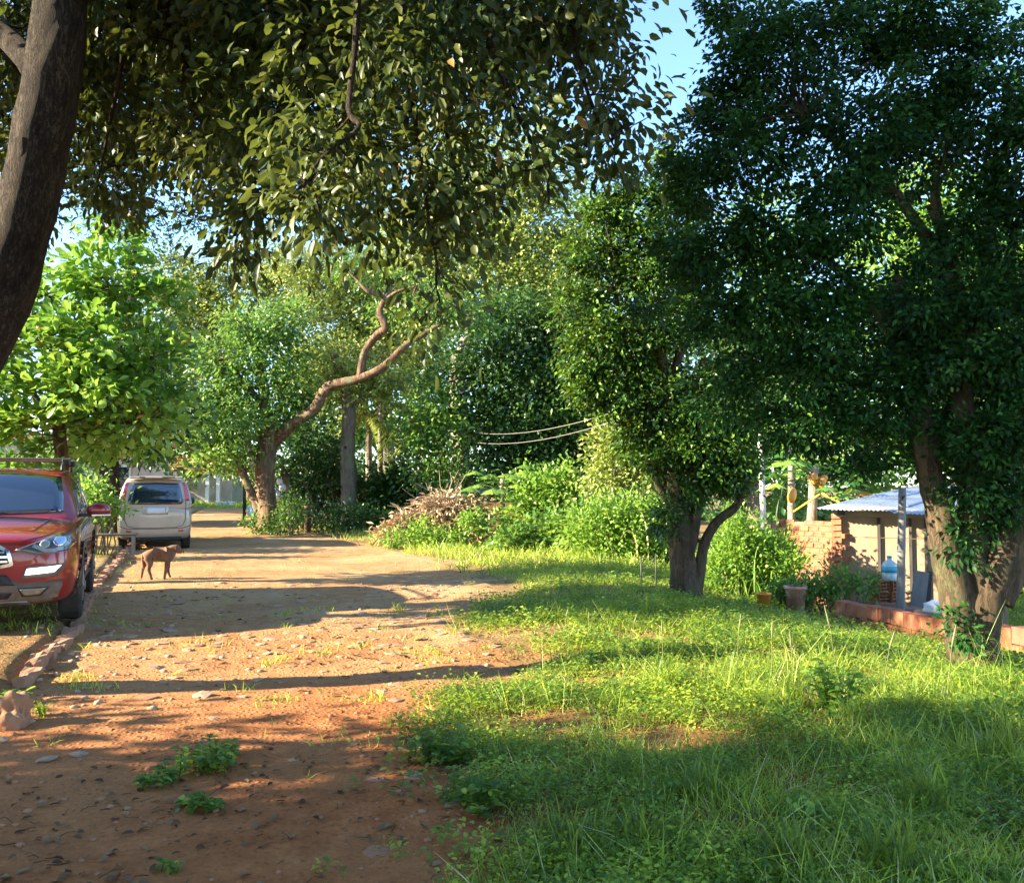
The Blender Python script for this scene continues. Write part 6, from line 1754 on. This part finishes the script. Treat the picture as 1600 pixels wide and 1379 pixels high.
# plants one can count
def plant(name, label, cat, px, py, n, Lf, h, spread, mat, seed, kind='big', grass=0, gh=.3, gw=.008, grp=None):
    rng = np.random.default_rng(seed); b = G(px, py)
    t = thing(name, label, cat, b, 0, grp)
    if n:
        ns = max(3, n // 12); az = rng.random(ns) * 6.28; rr = spread * rng.random(ns) ** .6
        P, D, Nn = [], [], []; tb = Tubes()
        for i in range(ns):
            o = Vector((b.x + math.cos(az[i]) * rr[i], b.y + math.sin(az[i]) * rr[i], 0)); o.z = gz(o.x, o.y)
            hh = h * rng.uniform(.5, 1.1); e = o + Vector((rng.normal() * .25 * h, rng.normal() * .25 * h, hh))
            tb.add([o - Vector((0, 0, .01)), o.lerp(e, .5), e], [.004, .003, .002], 4, sub=1, cap=False)
            for k in range(n // ns):
                s = (k + .5) / (n // ns); q = o.lerp(e, .15 + .85 * s); a = k * 2.4 + i
                P.append(q); D.append((math.cos(a), math.sin(a), rng.uniform(-.2, .5))); Nn.append((rng.normal() * .25, rng.normal() * .25, 1))
        P = np.array(P); L = Lf * rng.uniform(.6, 1.25, len(P))
        leaf_obj('leaves', P, np.array(D), np.array(Nn), L, L * .6, mat, t, kind, rng.random(len(P)) * .8, rng=rng)
        tb.build('stem', mat, t)['kind'] = 'stuff'
    if grass:
        k = 6; s = np.linspace(0, 1, k + 1); V, T, var = [], [], []; base = 0
        for i in range(grass):
            o = np.array([b.x + rng.normal() * spread * .4, b.y + rng.normal() * spread * .4, 0]); o[2] = gz(o[0], o[1])
            a = rng.random() * 6.28; L = gh * rng.uniform(.5, 1.15); cv = rng.uniform(.3, 1.5); hd = np.array([math.cos(a), math.sin(a), 0]); sd = np.array([-hd[1], hd[0], 0])
            c = o + np.array([0, 0, 1]) * (L * s[:, None] * (1 - .3 * cv * s[:, None] ** 2)) + hd * (L * .6 * cv * s[:, None] ** 1.8) - np.array([0, 0, 1]) * (L * .3 * cv * s[:, None] ** 3.5)
            ww = gw * .5 * np.sin(np.pi * (.15 + .85 * s) ** .8)[:, None] + .0005
            V.append(np.stack([c - sd * ww, c + sd * ww], 1).reshape(-1, 3))
            for j in range(k): q = base + 2 * j; T += [(q, q + 1, q + 3), (q, q + 3, q + 2)]
            base += 2 * (k + 1); var += [rng.random() * (.30 if py > 1150 else .85)] * (2 * k)  # tufts low in view: shade painted in as darker blade colour
        link('blades', mesh_tris('blades', np.concatenate(V) - np.array(b), np.array(T), np.array(var)), M['grass'], t)
    return t
plant('weed_patch', 'bushy patch of green weeds growing alone in the foreground dirt', 'weed', 318, 1205, 260, .055, .14, .17, M['weed'], 301)
plant('weed_patch', 'leafy weeds left below the lone patch in the foreground dirt', 'weed', 245, 1222, 120, .050, .09, .12, M['weed'], 302)
plant('weed_patch', 'lowest leafy sprout of the weeds in the foreground dirt', 'weed', 300, 1262, 60, .050, .08, .09, M['weed'], 303)
plant('weed_patch', 'small weed sprout at the right of the lone patch', 'weed', 362, 1180, 70, .045, .08, .08, M['weed'], 304)
plant('weed_patch', 'small weed at the lower right of the lone patch, touching the dirt', 'weed', 342, 1262, 50, .045, .05, .07, M['weed'], 305)
plant('seedling', 'tiny seedling at the bottom edge of the dirt', 'weed', 250, 1368, 24, .040, .05, .04, M['weed'], 306)
plant('weed_plant', 'leafy weed at the edge of the grass, first above the foreground shade', 'weed', 680, 1190, 220, .06, .16, .16, M['weed'], 307)
plant('weed_plant', 'broad leafy weed left of the bottom grass', 'weed', 740, 1255, 160, .06, .12, .16, M['weed'], 308)
plant('weed_plant', 'tall leafy weed in the sun before the right ficus', 'weed', 1303, 1120, 190, .075, .36, .07, M['lime'], 309, )
plant('weed_plant', 'yellowish round weed in the shade, lower centre right', 'weed', 1262, 1290, 120, .055, .12, .11, M['lime'], 310)
plant('weed_plant', 'small sunlit weed on the dirt in the middle of the clearing edge', 'weed', 742, 968, 90, .06, .26, .08, M['lime'], 311)
plant('broad_leaf_plant', 'two lobed bright leaves standing beside the boulder', 'weed', 20, 1098, 14, .12, .12, .05, M['lime'], 312, kind='round')
plant('grass_tuft', 'short yellow green tuft of grass right of the boulder', 'grass tuft', 66, 1118, 14, .05, .06, .04, M['lime'], 313, grass=34, gh=.16, gw=.010)
GT = [(860, 1325, .26, 'arching grass tuft at the bottom left of the lawn', 40), (905, 1345, .30, 'grass tuft nearest to the bottom edge, left of centre', 50), (1040, 1085, .36, 'pale upright tuft of broad grass in the sun', 70), (1155, 1075, .34, 'tuft of tall grass with a seed head at the centre right', 60),
      (1240, 1110, .34, 'dense sunlit tuft right of the seed head grass', 60), (1330, 1130, .30, 'tuft of grass between the leafy weed and the shade', 50), (1100, 1250, .30, 'pale dry bladed tuft in the shade at lower right centre', 50), (1240, 1360, .30, 'fine leaved tuft at the bottom edge, right of centre', 60),
      (1450, 1270, .34, 'grass tuft in the shade at the lower right', 60), (1560, 1200, .36, 'grass tuft at the right edge just inside the shade', 60), (960, 1110, .24, 'short tuft at the left of the sunlit grass', 40), (1400, 1370, .34, 'dark grass tuft in the bottom right corner', 60),
      (780, 1190, .2, 'small tuft beside the weeds at the grass edge', 30), (1010, 1330, .28, 'arching tuft at the bottom edge near the centre', 40), (620, 955, .16, 'little sunlit tuft at the edge of the car shadow', 20)]
for i, (px, py, h, lab, n) in enumerate(GT):
    plant('grass_tuft', lab, 'grass tuft', px, py, 0, 0, 0, .11, M['grass'], 330 + i, grass=int(n * 1.5), gh=h, gw=.0075)
# seed heads on stalks
SH = [(1150, 1060, 958, 'tallest seed head, upright in the sunlit grass', 8), (1036, 1050, 968, 'short straight seed head at the left of the tall tuft', -2), (1310, 1075, 945, 'thin pale seed stalk leaning left before the brick wall', -22), (1240, 1080, 985, 'seed stalk right of the tallest one', -6),
      (1478, 1110, 975, 'curved seed head just left of the right ficus base', 16), (1205, 1070, 970, 'pair stalk nearest right of the tallest seed head', 2), (880, 1000, 950, 'small seed stalk at the left of the clearing', 8), (920, 1000, 955, 'thin seed stalk in the middle of the clearing', 0),
      (985, 1010, 960, 'stalk between the small ones and the tuft', 10), (1378, 1090, 985, 'leaning stalk between the leafy weed and the wall', 20)]
for i, (px, py, ty, lab, ln) in enumerate(SH):
    b = G(px, py); e = at(px + ln, ty, b.y)
    t = thing('seed_stalk', lab, 'grass stalk', b, 0, 'seed stalks above the sunlit grass')
    tb = Tubes(); q = b.lerp(e, .72); q.x += (e.x - b.x) * -.15; tb.add([b - Vector((0, 0, .02)), b.lerp(q, .5), q], [.003, .0028, .0022], 5, sub=3); tb.build('stem', M['straw'], t)
    tb = Tubes(); tb.add([q, q.lerp(e, .3), q.lerp(e, .7), e], [.003, .0075, .006, .002], 6, sub=3, rough=.3); tb.build('seed_head', M['straw'], t)

# fallen leaves, pebbles and twigs
def litter(n, y0, y1, fn, seed, size, label, name='fallen_leaves', mat='litter'):
    rng = np.random.default_rng(seed); x, y = scatter(n, y0, y1, fn, rng)
    P = np.c_[x, y, H(x, y) + .006 + rng.random(len(x)) * .006]
    D = np.c_[rng.normal(size=(len(x), 2)), rng.normal(size=len(x)) * .12]
    Nn = np.c_[rng.normal(size=(len(x), 2)) * .25, np.ones(len(x))]
    L = size * rng.uniform(.4, 1.4, len(x)) ** 1.3
    tag(leaf_obj(name, P, D, Nn, L, L * .55, M[mat], None, 'big', rng=rng), label, 'leaf litter', kind='stuff')
def ld(x, y): return np.clip(.10 + .9 * sm((vn(x, y, .9, 101) - .45) / .25) * (.4 + .6 * np.exp(-((x - edge_x(y) + .7) / .9) ** 2)), 0, 1) * (x < edge_x(y) + 1.2) * (x > kerb_x(y) - 2.5)
litter(4200, 2.8, 9, ld, 401, .042, 'dead leaves and crumbs scattered over the foreground dirt')
litter(2200, 3.6, 6.2, lambda x, y: np.exp(-((x + .75) / .7) ** 2 - ((y - 4.6) / .9) ** 2), 403, .04, 'dark rotting leaf debris beside the lawn edge in the foreground', 'dark_litter')
litter(2600, 6, 20, ld, 402, .06, 'dead leaves scattered on the road farther on', 'road_litter')

def pebbles(n, y0, y1, fn, seed, s0, label, name, mats):
    rng = np.random.default_rng(seed); x, y = scatter(n, y0, y1, fn, rng)
    base = [np.array([tuple(v.co) for v in rock_mesh('p', 500 + i, .55, 1, .25).vertices]) for i in range(4)]
    m = rock_mesh('p', 1, .5, 1, .2); tt = np.array([tuple(p.vertices) for p in m.polygons])
    V, T = [], []; z = H(x, y)
    for i in range(len(x)):
        s = s0 * rng.uniform(.3, 1.0) ** 1.6 * 2; a = rng.random() * 6.28; c, sn = math.cos(a), math.sin(a)
        b = base[i % 4] * s * np.array([rng.uniform(.7, 1.3), 1, .9])
        V.append(np.c_[b[:, 0] * c - b[:, 1] * sn + x[i], b[:, 0] * sn + b[:, 1] * c + y[i], b[:, 2] + z[i] + s * .08]); T.append(tt + i * len(b))
    o = link(name, mesh_tris(name, np.concatenate(V), np.concatenate(T)), M[mats]); tag(o, label, 'gravel', kind='stuff')
def pd(x, y): return ((x < edge_x(y) + .4) & (x > kerb_x(y) - 1)) * np.clip(.15 + sm((vn(x, y, 1.1, 111) - .4) / .3), 0, 1)
def kd(x, y): return np.exp(-((x - kerb_x(y) - .5) / .5) ** 2) * (y > 6)
pebbles(1700, 2.9, 9, pd, 411, .022, 'small pale and reddish pebbles lying on the foreground dirt', 'pebbles', 'redstone')
pebbles(900, 5.5, 14, pd, 412, .035, 'grey stones poking out of the dirt road', 'road_stones', 'stone')
pebbles(1500, 6, 13, kd, 413, .035, 'loose gravel along the kerb beside the red car', 'kerb_gravel', 'stone')

def sticks():
    rng = np.random.default_rng(421)
    x, y = scatter(420, 2.9, 7.5, lambda x, y: (x < edge_x(y) + .3) * (vn(x, y, .8, 121) > .4) * 1.0, rng); tb = Tubes()
    for i in range(len(x)):
        a = rng.random() * 6.28; L = rng.uniform(.03, .10); p0 = Vector((x[i], y[i], gz(x[i], y[i]) + .008)); p1 = p0 + Vector((math.cos(a) * L, math.sin(a) * L, 0)); p1.z = gz(p1.x, p1.y) + .010
        tb.add(limb_path(p0, p1, rng, 2, .1), [.0022, .002, .0015], 4, sub=1, cap=False)
    tag(tb.build('fallen_twigs', M['bark_fig'], None), 'thin broken twigs lying on the foreground dirt', 'twigs', kind='stuff')
sticks()
